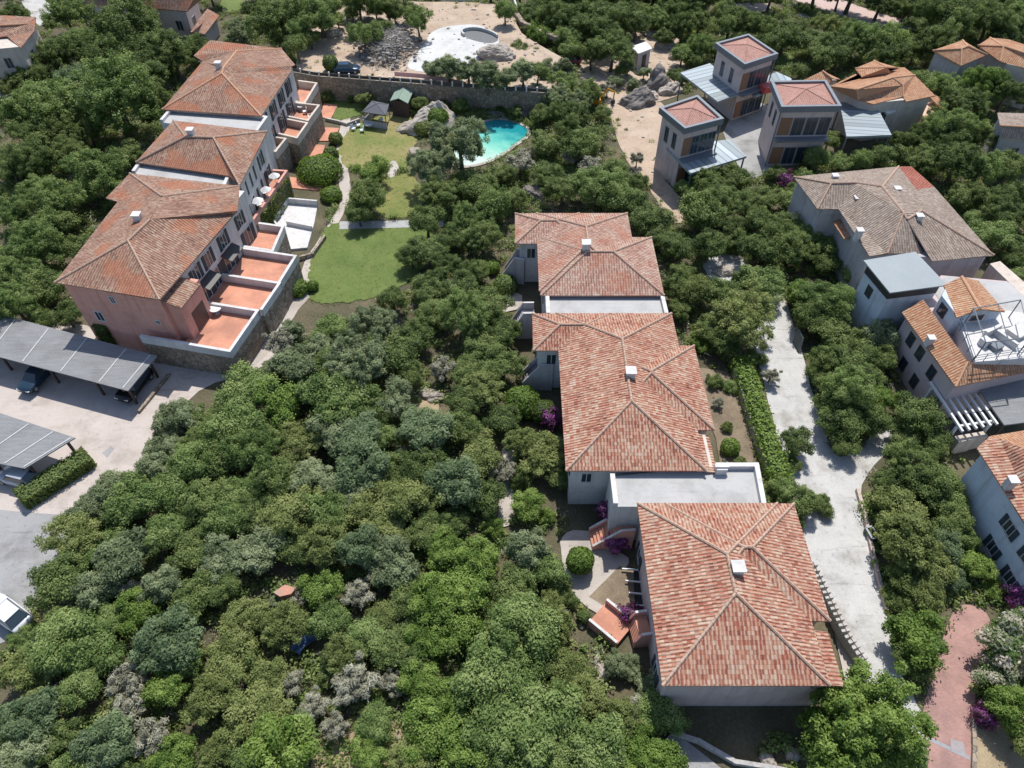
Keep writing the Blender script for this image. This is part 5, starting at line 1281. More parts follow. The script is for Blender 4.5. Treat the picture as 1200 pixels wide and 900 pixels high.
chair('white chair next to the far house terrace parapet', 363, 136, 3.2, 140)
cushion = plain('blue_white_cushion', (.50, .56, .66))
for i, (u, v, a, lb) in enumerate(((420, 146, 20, 'pale blue chair on the grass before the gazebo'), (428, 139, 60, 'pale blue chair tucked under the gazebo edge'), (424, 152, 200, 'pale blue chair farthest out from the gazebo'), (414, 150, 320, 'pale blue chair beside the curved garden path'), (446, 140, 120, 'pale blue chair between gazebo and shed'))):
    chair(lb, u, v, 0, a, cushion)
table('white garden table standing in front of the gazebo', 432, 145, 0, .7)
table('white table on the terrace of the corner house seen among trees', 46, 98, 0, .8)
# striped sheet: clay roofed ruin and blue tarp in the scrub
mb = MB(); q = [at(u, v, 1.6) for u, v in ((320, 694), (334, 685), (347, 689), (341, 696), (328, 699))]
mb.face(q); mb.face([p - Vector((0, 0, .15)) for p in q][::-1])
for a, b in zip(q, q[1:] + q[:1]): mb.face([a, a - Vector((0, 0, 1.6)), b - Vector((0, 0, 1.6)), b])
tag(mb.build('ruined_hut', noisy('clay_and_rubble', [(.35, (.30, .24, .20)), (.55, (.46, .22, .15)), (.7, (.50, .40, .34))], scale=.8)), 'ruined hut with clay red roof in the dense scrub', 'hut')
mb = MB(); g_ = []
for j in range(9):
    for i in range(7):
        a = at(352, 770, .5).lerp(at(377, 744, .5), j / 8); b = at(341, 762, .5).lerp(at(368, 735, .5), j / 8); w = a.lerp(b, i / 6)
        g_.append((w.x, w.y, .9 + .3 * math.sin(i * 1.1 + j * .7)))
mb.solid(g_, [(j * 7 + i, j * 7 + i + 1, (j + 1) * 7 + i + 1, (j + 1) * 7 + i) for j in range(8) for i in range(6)])
for z_ in (0,):
    o = mb.build('tarpaulin', plain('blue_tarpaulin', (.075, .125, .23), rough=.5, var=.3)); sol = o.modifiers.new('thick', 'SOLIDIFY'); sol.thickness = .03
tag(o, 'crumpled blue tarpaulin lying in the scrub', 'tarpaulin')
mb = MB(); mb.bar(at(32, 556, 1.0), at(54, 566, 1.0), .7, .3)
tag(mb.build('covered_bench', plain('grey_cover', (.45, .46, .50))), 'grey covered bench under the short carport edge', 'bench')
# white pipe-like banner strips over the building site
fence = [at(u, v, ZS + .9) for u, v in ((462, 84), (490, 86), (520, 90), (546, 96))]
mb = MB()
for a, b in zip(fence, fence[1:]): mb.bar(a, b, .06, .7)
tag(mb.build('safety_netting', plain('red_white_netting', (.60, .38, .36))), 'reddish safety netting on the building site in front of the concrete floor', 'netting')
# boulders
ROCKP = noisy('pale_granite', [(.28, (.24, .21, .18)), (.5, (.43, .38, .33)), (.72, (.55, .50, .44))], scale=.6, fine=6, bump=.6, bscale=3, stain=.5)
for i, a in enumerate((
    (507, 141, 26, 'big pale triangular boulder beside the shed and clipped bush', ROCKP, .72, 3, 0, (1.25, .8), .5),
    (480, 148, 13, 'low pale boulder at the lawn edge below the triangular boulder', ROCK, .6, 5, 0, (1.2, .8), .3),
    (487, 180, 10, 'pale boulder by the pool tree between lawn and pool', ROCK, .7, 7, 0, (.8, 1.3), .3),
    (625, 226, 13, 'half dark split boulder in the trees behind the far villa', ROCKD, .8, 9, 0, (.8, 1.2), .6),
    (770, 95, 17, 'tall two toned granite boulder by the back tower house', ROCKD, .85, 11, 0, (1, .8), .4),
    (786, 104, 13, 'sunlit pale granite boulder below the tall two toned one', ROCK, .8, 13, 0, (1.1, .8), .4),
    (748, 116, 17, 'dark overhanging boulder at the sandy track', ROCKD, .8, 15, 0, (1.3, .8), .2),
    (762, 112, 9, 'pale boulder wedged beside the dark overhanging boulder', ROCK, .8, 16, 0, (1, 1), 0),
    (583, 62, 17, 'large grey boulder on the pale concrete building site', ROCK, .7, 17, ZS, (1.2, .8), .1),
    (548, 118, 9, 'first pool side boulder under the retaining wall', ROCK, .6, 19, 0, (1.3, .8), 0),
    (566, 120, 8, 'mossy flat boulder under the retaining wall', ROCK, .6, 21, 0, (1.4, .8), .2),
    (597, 124, 10, 'pale slanted boulder between wall and pool', ROCK, .7, 23, 0, (1.4, .8), .3),
    (612, 133, 9, 'dark round boulder at the deep end of the pool', ROCKD, .7, 25, 0, (1.2, .9), 0),
    (580, 134, 9, 'dark boulder right behind the turquoise water', ROCKD, .6, 27, 0, (1.4, .8), 0),
    (622, 128, 8, 'boulder at the retaining wall end by the pool', ROCKD, .7, 29, 0, (1.2, .9), 0),
    (506, 463, 12, 'flat grey boulder in the clearing of the upper scrub', ROCK, .55, 31, 0, (1.3, .8), -.3),
    (470, 528, 7, 'small pale boulder in the middle scrub', ROCK, .6, 33, 0, (1, 1), 0),
    (704, 782, 9, 'long weathered rock among the shrubs left of the closest villa', ROCK, .5, 35, 0, (.8, 1.6), .3),
    (848, 318, 10, 'grey boulder at the upper end of the lane', ROCK, .6, 37, 0, (1.2, .9), 0),
    (940, 20, 7, 'pale boulder beside the far pink road', ROCK, .6, 39, 0, (1, 1), 0),
    (722, 62, 7, 'small pale boulder left of the white hut', ROCK, .7, 41, 0, (1.2, 1), 0),
    (780, 52, 9, 'pale boulder right of the white hut', ROCK, .7, 43, 0, (1.2, 1), 0),
    (764, 40, 8, 'pale boulder behind the white hut', ROCK, .6, 45, 0, (1.3, 1), 0),
    (790, 66, 7, 'pale boulder between hut and back tower', ROCK, .7, 47, 0, (1, 1), 0),
    (735, 42, 8, 'pale flat boulder above the white hut roof', ROCK, .6, 49, 0, (1.3, 1), 0),
    (848, 38, 8, 'white boulder behind the back tower house', ROCK, .6, 51, 0, (1.3, 1), 0),
    (900, 890, 10, 'pale rock in the dark yard below the closest villa', ROCK, .6, 53, 0, (.8, 1.2), .5),
    (928, 884, 8, 'pale rock beside the bright tree below the closest villa', ROCK, .6, 55, 0, (1, 1), 0),
    (352, 54, 8, 'pale rock heap stone left of the sandy building site', ROCK, .6, 57, ZS, (1.2, 1), 0),
    (390, 38, 9, 'pink grey rock at the back of the sandy building site', ROCK, .6, 59, ZS, (1.4, .9), 0),
    (404, 24, 9, 'pale rock on the far edge of the sandy building site', ROCK, .6, 61, ZS, (1.4, .9), 0),
    (428, 24, 9, 'pale rock behind the grey rubble heap', ROCK, .6, 63, ZS, (1.4, .9), 0))):
    boulder(a[0], a[1], a[2], a[3], a[4], a[5], a[6], a[7], a[8], a[9], peak=.5 if i == 0 else .12 if i in (4, 6) else 0, sharp=.5 if i in (0, 4, 6) else .34)
# rubble and cut branch heap (nobody could count it)
g = random.Random(5); mb = MB()
from mathutils import noise as mnoise
for k in range(1500):
    u, v = g.gauss(455, 17), g.gauss(55, 12)
    if (u - 455) ** 2 / 42 ** 2 + (v - 54) ** 2 / 30 ** 2 > 1: continue
    p = at(u, v, ZS); hgt = max(0, 1 - ((u - 455) ** 2 / 42 ** 2 + (v - 54) ** 2 / 30 ** 2)) * 1.8
    s = g.uniform(.08, .34); a = g.uniform(0, 6.28)
    if g.random() < .6:
        d = Vector((math.cos(a), math.sin(a), g.uniform(-.4, .5))) * g.uniform(.8, 2.2)
        mb.tube([p + Vector((0, 0, hgt)), p + d + Vector((0, 0, hgt + .2))], [.05, .015], 4)
    else:
        V = [(p.x + s * g.uniform(.5, 1.2) * sx, p.y + s * g.uniform(.5, 1.2) * sy, p.z + hgt + s * g.uniform(.4, .9) * sz) for sz in (-1, 1) for sx, sy in ((-1, -1), (1, -1), (1, 1), (-1, 1))]
        mb.solid(V, [(3, 2, 1, 0), (4, 5, 6, 7), (0, 1, 5, 4), (1, 2, 6, 5), (2, 3, 7, 6), (3, 0, 4, 7)])
o = mb.build('rubble', noisy('grey_rubble', [(.3, (.09, .085, .085)), (.5, (.21, .20, .19)), (.7, (.38, .355, .32))], scale=.9, fine=4)); o['kind'] = 'stuff'

# ================================================================== clipped plants and flowers
topiary('clipped_bush', 'round clipped dark green bush on the pale path by the closest villa', 'bush', 680, 657, 16, 1.35, LEAF['B'], .95, 3200, .09)
topiary('clipped_bush', 'low dark clipped bush beside the lower villa stair', 'bush', 684, 722, 8, .6, LEAF['D'], .9, 1800, .08)
topiary('clipped_bush', 'bright green dome bush beside the middle villa stair', 'bush', 612, 472, 21, 1.2, LEAF['B'], .85, 3600, .10)
topiary('clipped_bush', 'dark olive dome bush close to the middle villa bougainvillea', 'bush', 637, 483, 15, 1.1, LEAF['D'], .9, 2400, .09)
topiary('clipped_bush', 'bright green dome bush against the triangular boulder', 'bush', 512, 138, 13, 1.6, LEAF['B'], .8, 2600, .13)
topiary('clipped_bush', 'brownish low bush under the triangular boulder', 'bush', 496, 150, 12, .8, LEAF['Y'], .7, 2000, .12)
topiary('clipped_bush', 'green dome bush before the far villa stair', 'bush', 592, 334, 14, .8, LEAF['M'], .8, 2000, .10)
topiary('clipped_bush', 'small bright bush beside the far villa stair foot', 'bush', 577, 313, 9, .7, LEAF['B'], .8, 1200, .10)
topiary('clipped_bush', 'bright round bush in the side garden of the middle villa', 'bush', 856, 524, 11, .7, LEAF['B'], .9, 1800, .09)
topiary('clipped_bush', 'small round bush behind the retaining wall beside the navy car', 'bush', 387, 74, 9, 1.2, LEAF['D'], .95, 1500, .13, zb=ZS)
topiary('hedge', 'long rounded bright hedge below the far house patios', 'hedge', 374, 200, 26, .9, LEAF['B'], .55, 4200, .13)
topiary('hedge', 'small bright hedge beside the white courtyard', 'hedge', 388, 228, 13, .6, LEAF['B'], .6, 1500, .11)
topiary('hedge', 'round hedge beside the far house terracotta patio', 'hedge', 388, 181, 9, .9, LEAF['D'], .9, 1300, .12)
topiary('hedge', 'dark reddish hedge corner of the far house patio', 'hedge', 393, 162, 8, .8, LEAF['Y'], .8, 900, .12)
a_ = at(88, 513, 0) - at(29, 549, 0)
topiary('hedge', 'clipped dark green hedge beside the short carport', 'hedge', 62, 556, 20, 1.2, LEAF['D'], 1, 5200, .10, ang=math.atan2(a_.y, a_.x), dims=(6.2, 2.0, 1.3))
iv = at(880, 500, .8); ia, ib = at(872, 440, .8), at(912, 560, .8)
d_ = ib - ia
topiary('ivy_hedge', 'long bright ivy hedge along the left edge of the lane', 'hedge', 889, 492, 20, .8, LEAF['B'], 1, 9000, .13, ang=math.atan2(d_.y, d_.x), dims=(d_.length + 2, 1.5, 1.7))
d2 = at(296, 262, 0) - at(337, 200, 0)
topiary('ivy', 'pale climbing ivy on the wall below the narrow middle terrace', 'climber', 322, 238, 20, 2.2, LEAF['Y'], 1, 4200, .14, ang=math.atan2(d2.y, d2.x), dims=(9.0, .7, 3.4))
topiary('bougainvillea', 'purple bougainvillea bed at the closest villa stair wall', 'bush', 738, 719, 11, .9, LEAF['P'], .6, 1600, .09)
topiary('bougainvillea', 'purple bougainvillea trailing along the upper stair of the closest villa', 'bush', 722, 634, 11, 1.3, LEAF['P'], .6, 2200, .10)
topiary('bougainvillea', 'narrow purple bougainvillea climbing beside the shaded link wall', 'bush', 709, 598, 8, 2.0, LEAF['P'], 1.4, 1300, .09)
topiary('bougainvillea', 'bright magenta bougainvillea under the middle villa eave', 'bush', 645, 490, 10, 1.4, LEAF['P'], .9, 1500, .10)
topiary('bougainvillea', 'purple round bougainvillea beside the brick road', 'bush', 1154, 839, 11, .9, LEAF['P'], .9, 1800, .08)
topiary('bougainvillea', 'purple bougainvillea at the right edge below the blue grey house', 'bush', 1196, 700, 13, 1.6, LEAF['P'], 1.1, 1800, .09)
topiary('bougainvillea', 'dull purple bougainvillea at the corner of the big grey tiled house', 'bush', 921, 212, 9, 1.2, LEAF['P'], .9, 1000, .12)
for (s_, z_, w_, h_, lb) in ((3.6, 3.0, 1.6, 2.6, 'dark creeper in the middle of the salmon south wall'), (9.6, 2.6, 1.4, 3.2, 'dark creeper at the left corner of the salmon south wall')):
    q_ = F1(.2, s_, 0); uu, vv = pix(q_ + Vector((0, 0, z_)))
    dS_ = F1(0, 1) - F1(0, 0)
    topiary('wall_creeper', lb, 'climber', uu, vv, 10, z_, LEAF['D'], 1, 900, .12, ang=math.atan2(dS_.y, dS_.x), dims=(w_, .4, h_))
topiary('potted_shrub', 'bright shrub in front of the salmon house stone plinth', 'shrub', 366, 335, 7, .6, LEAF['B'], .8, 700, .10)
topiary('clipped_bush', 'bright bush between stone plinth and garden path bend', 'bush', 348, 338, 13, .6, LEAF['B'], .7, 1800, .10)
topiary('clipped_bush', 'yellowish bush at the corner of the salmon house plinth', 'bush', 283, 412, 12, .7, LEAF['Y'], .9, 1600, .09)
topiary('clipped_bush', 'small bright bush above the yellowish corner bush', 'bush', 296, 396, 8, .6, LEAF['B'], .9, 900, .09)
a_ = at(268, 424) - at(170, 400)
topiary('hedge', 'long shaded hedge at the foot of the salmon house plinth', 'hedge', 222, 418, 20, .5, LEAF['D'], 1, 3000, .10, ang=math.atan2(a_.y, a_.x), dims=(8.5, .9, .8))

# ================================================================== TREES: crown centre in the survey photo, crown radius, look
TREES = """
4,-8,16,D 84,-10,16,M 110,-14,18,D 245,-12,14,D 312,-12,20,D 345,-16,20,M 376,-14,18,D 405,-12,18,D 436,-16,18,D 470,-18,16,D 505,-14,18,M 540,-16,20,D 575,-12,18,D 610,-12,22,D 645,-8,22,D 678,0,20,D 700,-8,20,M 735,-6,22,D 765,-10,20,D 800,-8,20,M 815,4,14,D 830,-10,18,D 865,-14,20,D 905,-12,18,D 640,-24,20,D 720,-26,20,D 800,-28,20,D 960,-22,20,D 1000,-14,22,D 1035,-6,20,D 1065,2,18,D 1085,-12,22,M 1120,-10,24,D 1160,-8,24,D 1195,-6,22,D 1060,-24,22,D 1150,-28,24,D 1200,20,18,M 1175,44,12,D 945,4,10,D 985,-8,14,D 1075,26,10,D 1108,42,16,D 880,-30,20,D 300,-28,20,D 400,-30,20,D
868,46,12,D 905,50,14,D 800,30,14,D 812,66,10,D 668,56,12,M 705,40,16,D 745,30,14,D 676,12,16,D 800,90,9,M 728,80,10,D 755,84,8,O 650,70,12,D
975,268,18,M 990,270,16,D 972,250,14,D 1000,300,16,D 945,215,14,M 1002,322,16,M 930,222,12,D 964,238,12,D
10,8,16,D 75,12,20,M 98,40,24,M 60,62,24,D 98,62,18,D 130,68,22,D 150,34,30,D 186,52,28,D 168,78,24,D 134,88,18,M 202,64,20,D 232,56,14,D
286,32,20,O 322,22,32,D 346,50,14,D 300,8,16,D 340,4,20,D 95,95,30,J 137,116,34,M 60,118,32,M 28,132,30,M 14,98,20,Y 45,162,28,D 100,148,22,D 74,178,24,D 116,196,32,M
36,194,22,D 8,188,22,D 45,218,26,M 14,242,28,M 72,238,24,M 36,282,32,M 8,304,24,M 96,224,16,M 152,180,15,D 172,104,18,D 176,124,12,D 58,262,22,D 24,316,26,M 52,338,22,D 76,366,18,D 16,356,26,M 46,370,18,D
90,290,16,D 150,150,12,Y 40,90,16,D 5,60,10,D 170,8,20,D
420,6,18,D 455,4,18,D 372,6,20,M 352,28,14,M 425,38,13,M 490,24,13,M 618,12,20,D 650,22,22,D 632,34,20,B 666,38,18,M 692,26,22,D 716,16,20,D 742,18,18,D 718,58,18,D 694,58,16,D 770,14,18,M 792,10,16,D 780,38,13,D 736,76,10,O
508,76,11,O 526,83,11,O 549,80,15,O 571,90,13,O 591,88,13,O 613,80,14,O 630,84,12,D 650,84,18,O 652,112,18,O 674,116,20,O 660,96,16,M
540,164,36,O 508,196,24,O 514,226,22,D 610,186,16,G 640,166,16,D 666,140,20,D 692,156,22,D 640,198,18,D 690,194,14,G 660,216,22,D 700,216,24,M 728,232,18,M 744,242,16,D 762,254,20,D 776,276,16,D
562,218,20,D 580,240,20,M 546,250,26,M 566,276,24,D 530,276,18,D 502,290,20,D 602,232,14,D 482,300,14,D 432,230,20,D 434,196,20,B 420,250,14,D 620,176,10,G 590,200,14,D 545,212,16,D 500,260,18,D
747,184,11,G 686,96,10,G 712,104,9,G 722,96,8,O 742,100,8,O 680,172,18,D 720,200,16,D 670,180,14,G 795,290,18,D 800,316,16,D 790,340,14,D 812,340,18,Y 800,360,14,D
820,20,16,D 856,28,18,D 880,26,18,D 905,32,18,D 932,26,16,D 820,50,16,M 840,56,10,M 970,30,18,Y 986,56,22,D 1004,40,20,M 1030,46,22,M 1052,40,16,B 1040,60,20,D 966,66,14,D 940,78,10,D 1096,50,20,D 1110,18,28,D 1140,14,20,D 1162,22,24,D 1186,20,20,M 1090,18,12,Y 952,50,14,D 1075,56,16,D 920,44,14,D
1110,102,20,M 1150,98,24,B 1182,106,20,D 1130,122,24,D 1106,150,22,M 1132,160,24,D 1076,160,20,D 1090,182,22,D 1120,192,24,D 1150,196,24,M 1182,196,20,D 1134,224,20,D 1162,234,24,D 1186,250,22,D 1166,274,20,M 1192,286,18,D 1145,254,14,M 1080,92,12,M 1150,146,16,B 1195,228,14,D 1062,186,14,D 1195,320,12,M 1188,304,12,D
973,158,17,D 956,184,14,M 986,188,12,M 1010,186,14,M 1040,180,18,D 1060,164,14,D
830,214,22,D 860,206,18,D 846,236,24,D 880,236,24,D 906,226,16,D 822,252,22,D 862,266,24,D 902,262,26,D 936,238,18,D 946,266,22,M 962,284,18,M 926,292,24,D 832,286,20,D 806,222,14,M 890,292,20,D 970,306,16,D 910,200,12,D
874,374,33,Y 846,346,20,D 836,384,16,D 850,400,18,D 892,330,20,M 910,312,16,Y 886,356,12,G 868,330,12,O 905,436,13,G 822,400,12,B
940,340,18,B 966,350,26,M 990,346,20,M 976,382,24,D 950,372,18,D 1004,402,22,D 1030,390,24,O 1000,428,26,D 996,456,32,M 968,420,18,D 1036,466,16,B 984,492,22,D 1018,438,22,D 992,520,16,D 1030,420,16,D 960,440,14,D 1020,490,20,D 970,470,14,D
1076,486,26,D 1060,506,20,D 1096,512,20,D 1070,540,32,D 1092,566,28,D 1048,564,22,D 1112,586,22,M 1060,600,28,Y 1036,590,14,D 1046,620,22,Y 1064,642,32,Y 1092,660,30,Y 1112,638,22,J 1086,694,24,Y 1118,676,18,J 1146,660,20,B 1062,676,20,D 1112,610,20,D 1130,630,16,M 1052,700,14,D 1070,715,16,D 1166,690,14,B
935,516,19,D 920,572,17,M 940,588,18,D 962,592,15,D 910,600,14,D 925,545,12,D 900,580,12,D 930,610,12,D
384,114,8,D 412,113,8,M 428,112,10,Y 492,120,10,D 520,122,9,D 540,124,9,M 560,124,8,D 586,128,8,D 604,128,9,D 634,132,12,D 440,10,10,D 462,14,9,M 482,10,11,D 412,12,10,D 395,20,8,M 380,28,8,D 660,84,12,M 645,104,14,O 628,106,12,O 446,30,10,D 592,14,9,M 362,40,12,D 366,62,9,D 432,60,8,M 610,60,12,D 636,66,11,M 640,88,13,O 690,110,12,D 792,86,10,D 800,62,11,M 706,128,12,D 748,212,12,D 326,708,13,O 352,698,12,G 868,540,9,Y 842,470,9,G 852,500,8,Y 838,446,12,D 858,452,10,M 884,420,12,D 848,546,8,G 1074,742,30,B 1070,772,20,D 1180,752,30,W 1168,788,24,W 1192,732,20,W 1190,832,28,B 1178,812,18,D 1205,790,14,D 1200,870,20,Y
1012,830,58,B 980,868,36,B 1050,862,34,B 970,895,24,B
345,424,26,O 375,404,22,O 328,402,16,G 390,382,22,M 290,456,24,M 330,470,26,B 205,482,28,O 190,514,26,O 238,500,30,D 275,498,28,M 262,534,28,D 226,544,26,M 300,530,30,M 346,512,30,Y 386,470,28,M 312,494,20,M 392,502,26,O 360,550,28,O 320,562,26,D 280,570,26,M 130,566,22,O 102,592,24,O 152,584,26,M 196,580,26,M 236,588,28,D 180,548,18,O 342,390,14,O 318,432,18,O
86,626,24,Y 120,640,20,M 146,652,28,O 70,680,30,D 192,620,28,M 222,640,28,D 262,652,26,O 300,640,28,O 348,636,26,D 112,692,22,O 150,690,20,G 162,716,22,B 192,690,22,O 130,722,24,M 70,730,28,D 72,756,28,M 30,784,34,Y 112,762,28,M 200,748,36,J 290,718,30,Y 330,734,28,Y 270,772,28,Y 310,792,28,Y 300,832,30,Y 246,822,28,Y 190,806,22,B 90,804,26,M 34,834,32,J 60,866,22,D 122,872,32,J 176,862,22,G 200,886,24,B 330,884,32,B 250,880,26,Y 20,892,26,O 372,690,24,B 386,640,24,Y 150,800,20,G 232,700,22,D 260,690,18,D 216,776,18,M 152,832,20,G 280,870,22,D 384,728,20,M 400,770,20,Y 340,800,16,G 366,826,18,G 392,850,16,G 350,850,20,O 90,905,24,M 160,910,24,D 290,905,24,M 5,850,16,D 25,745,14,M 390,790,16,D
422,640,28,J 462,660,28,O 418,692,20,G 454,716,22,Y 430,744,24,M 412,798,24,G 482,692,20,D 500,622,22,D 520,644,24,B 578,620,10,B 616,640,28,O 560,652,30,B 546,684,28,B 602,684,32,D 642,668,18,M 512,702,24,B 582,722,26,D 540,732,30,B 500,744,26,B 612,738,30,M 650,728,26,Y 470,764,24,D 492,794,28,B 524,814,30,B 572,790,30,M 612,792,34,M 662,782,28,Y 682,822,30,Y 632,842,34,M 582,852,34,M 540,874,30,B 500,862,26,B 432,884,24,B 724,848,28,Y 694,872,30,M 752,876,28,B 776,836,22,M 762,806,18,O 740,784,16,O 722,776,18,O 460,800,18,G 440,846,22,M 645,700,18,Y 470,728,16,O 660,890,28,M 600,900,28,M 480,900,22,Y 720,900,28,B 785,900,24,B 660,700,14,D 748,830,14,G
522,310,24,D 502,336,22,D 544,364,34,M 510,362,24,D 486,390,24,D 436,382,30,O 420,424,30,O 460,350,16,D 462,414,24,D 575,356,18,D 592,388,20,D 570,402,24,D 590,424,20,D 552,430,24,D 566,458,22,Y 520,430,18,G 462,466,26,O 500,500,28,J 420,512,28,J 424,548,30,J 466,548,24,D 540,500,22,D 560,528,26,Y 608,518,22,Y 640,536,24,Y 655,556,16,D 588,548,16,G 532,570,26,J 484,582,28,Y 442,594,28,Y 402,574,28,O 570,584,18,D 618,590,18,B 640,604,12,B 500,552,20,D 440,482,20,D 480,440,16,D 540,330,20,D 560,316,16,D 395,430,22,D 360,450,24,D 410,470,22,M 460,620,24,Y 380,600,26,M 340,600,26,Y 300,600,24,D 265,612,22,M 530,610,18,D 590,490,18,D 545,470,18,D 575,370,14,D 450,510,16,M 610,560,14,D
"""
zones = []
for tok in TREES.split():
    u, v, r, k = tok.split(','); u, v, r = float(u), float(v), float(r)
    p = at(u, v, 1)
    onsite = any(False for _ in ())
    zb = 0.0
    if 345 < u < 600 and 2 < v < 60: zb = ZS
    if 495 < u < 640 and 70 < v < 95: zb = ZS
    bush = r * depth_of(p) / FP < 1.15 and k not in 'G'
    plant(u, v, r * (1.17 if v > 400 and u < 760 else 1.28 if v < 120 and k in 'DM' and not (480 < u < 660 or 720 < u < 800) and r > 9 else 1.14) * (1.25 if zb > 0 and k in 'OM' else 1), k, bush, zb, squash=.8 if k in 'DY' and r > 20 else .9)

# low undergrowth under and between the trees: one carpet
def inside(poly, x, y):
    c = False; n = len(poly)
    for i in range(n):
        x1, y1 = poly[i]; x2, y2 = poly[(i + 1) % n]
        if (y1 > y) != (y2 > y) and x < (x2 - x1) * (y - y1) / (y2 - y1) + x1: c = not c
    return c
BLD = [rc(8, 23, 16.5, 36), rc(1.5, 18, 34, 72), rc(0, 16, 56, 72), fpoly(F1, [(-1, 12), (-1, -7), (21, -7), (21, 15)]), fpoly(F2, [(-2, 15), (-2, -1), (12, -1), (12, 15)]), fpoly(F3, [(0, 15), (0, -7), (28, -5), (28, 15)]), G([(925, 215), (1060, 205), (1170, 315), (1010, 330)], 0), G([(1010, 330), (1110, 340), (1240, 330), (1240, 450), (1080, 470)], 0), G(eS, 2), G([(760, 190), (850, 100), (1050, 130), (1050, 190)], 0)] + KEEP
for kind, frac in (('M', .62), ('Y', .40), ('G', .22)):
    g = random.Random(ord(kind)); C, Rr = [], []
    for q in ALLPLANTS:
        r = q['r']
        for k in range(int((9 if q['p'].y < 75 else 20) * frac * max(1, r * .8)) + 1):
            a, d = g.uniform(0, 6.28), r * math.sqrt(g.random()) * (1.75 if q['p'].y < 75 else 2.3)
            x, y = q['p'].x + d * math.cos(a), q['p'].y + d * math.sin(a)
            if any(inside(b, x, y) for b in BLD): continue
            s = g.uniform(.3, .75) * (1.2 if q['p'].y > 70 else 1)
            C.append((x, y, s * .5 + (ZS if inside(site, x, y) else 0))); Rr.append(s)
    V, t = leaf_cloud(C, Rr, 70 if kind != 'G' else 34, .15 if kind != 'G' else .10, 5, 1.6 if kind != 'G' else 3, flat=.8, tint_spread=.8)
    o = bpy.data.objects.new('undergrowth', leaf_object_mesh('undergrowth', V, t, LEAF[kind])); COL.objects.link(o); o['kind'] = 'stuff'

# grass blades on the lawns, thinning out past their borders
g = random.Random(77); C, Rr = [], []
for nm, poly in LAWNS:
    xs, ys = [p[0] for p in poly], [p[1] for p in poly]; area = (max(xs) - min(xs)) * (max(ys) - min(ys))
    for k in range(int(area * (9 if 'dry' not in nm else 5))):
        x, y = g.uniform(min(xs) - .6, max(xs) + .6), g.uniform(min(ys) - .6, max(ys) + .6)
        if inside(poly, x, y) or any(inside(poly, x + dx, y + dy) for dx, dy in ((.5, 0), (-.5, 0), (0, .5), (0, -.5))):
            C.append((x, y, .05)); Rr.append(g.uniform(.12, .3))
V, t = leaf_cloud(C, Rr, 9, .045, 9, 2.6, flat=.25, tint_spread=1.0, shell=.1)
o = bpy.data.objects.new('grass', leaf_object_mesh('grass', V, t, leaf_mat('grass_blades', (.060, .100, .024), (.115, .165, .042), (.21, .225, .085)))); COL.objects.link(o); o['kind'] = 'stuff'
# loose stones and weeds over the bare ground of the site, the track and the clearing
mb = MB(); tracks = [site] + [p for p in KEEP[1:]]
bare = [(site, ZS, 420)] + [(smooth_poly(G(q), 2), 0, n) for q, n in (([(690, 60), (740, 35), (800, 40), (806, 90), (800, 112), (760, 124), (715, 110), (690, 100), (670, 80)], 260), ([(700, 98), (730, 100), (776, 118), (790, 140), (770, 200), (800, 235), (780, 262), (742, 200), (712, 130)], 150))]
for poly, z, n in bare:
    xs, ys = [p[0] for p in poly], [p[1] for p in poly]
    for k in range(n):
        x, y = g.uniform(min(xs), max(xs)), g.uniform(min(ys), max(ys))
        if not inside(poly, x, y): continue
        s = g.choice((.06, .08, .1, .14, .22)); vs = [(x + s * g.uniform(.6, 1.3) * a, y + s * g.uniform(.6, 1.3) * b_, z + (s * g.uniform(.5, 1.1) if c_ else -.02)) for c_ in (0, 1) for a, b_ in ((-1, -1), (1, -1), (1, 1), (-1, 1))]
        mb.solid(vs, [(3, 2, 1, 0), (4, 5, 6, 7), (0, 1, 5, 4), (1, 2, 6, 5), (2, 3, 7, 6), (3, 0, 4, 7)])
o = mb.build('gravel', ROCK); o['kind'] = 'stuff'
C, Rr = [], []
for poly, z, n in bare:
    xs, ys = [p[0] for p in poly], [p[1] for p in poly]
    for k in range(n // 2):
        x, y = g.uniform(min(xs), max(xs)), g.uniform(min(ys), max(ys))
        if inside(poly, x, y) and not inside(inset(poly, 3.5), x, y): C.append((x, y, z + .15)); Rr.append(g.uniform(.2, .6))
V, t = leaf_cloud(C, Rr, 40, .12, 12, 2.2, flat=.6, tint_spread=1.0)
o = bpy.data.objects.new('weeds', leaf_object_mesh('weeds', V, t, LEAF['Y'])); COL.objects.link(o); o['kind'] = 'stuff'

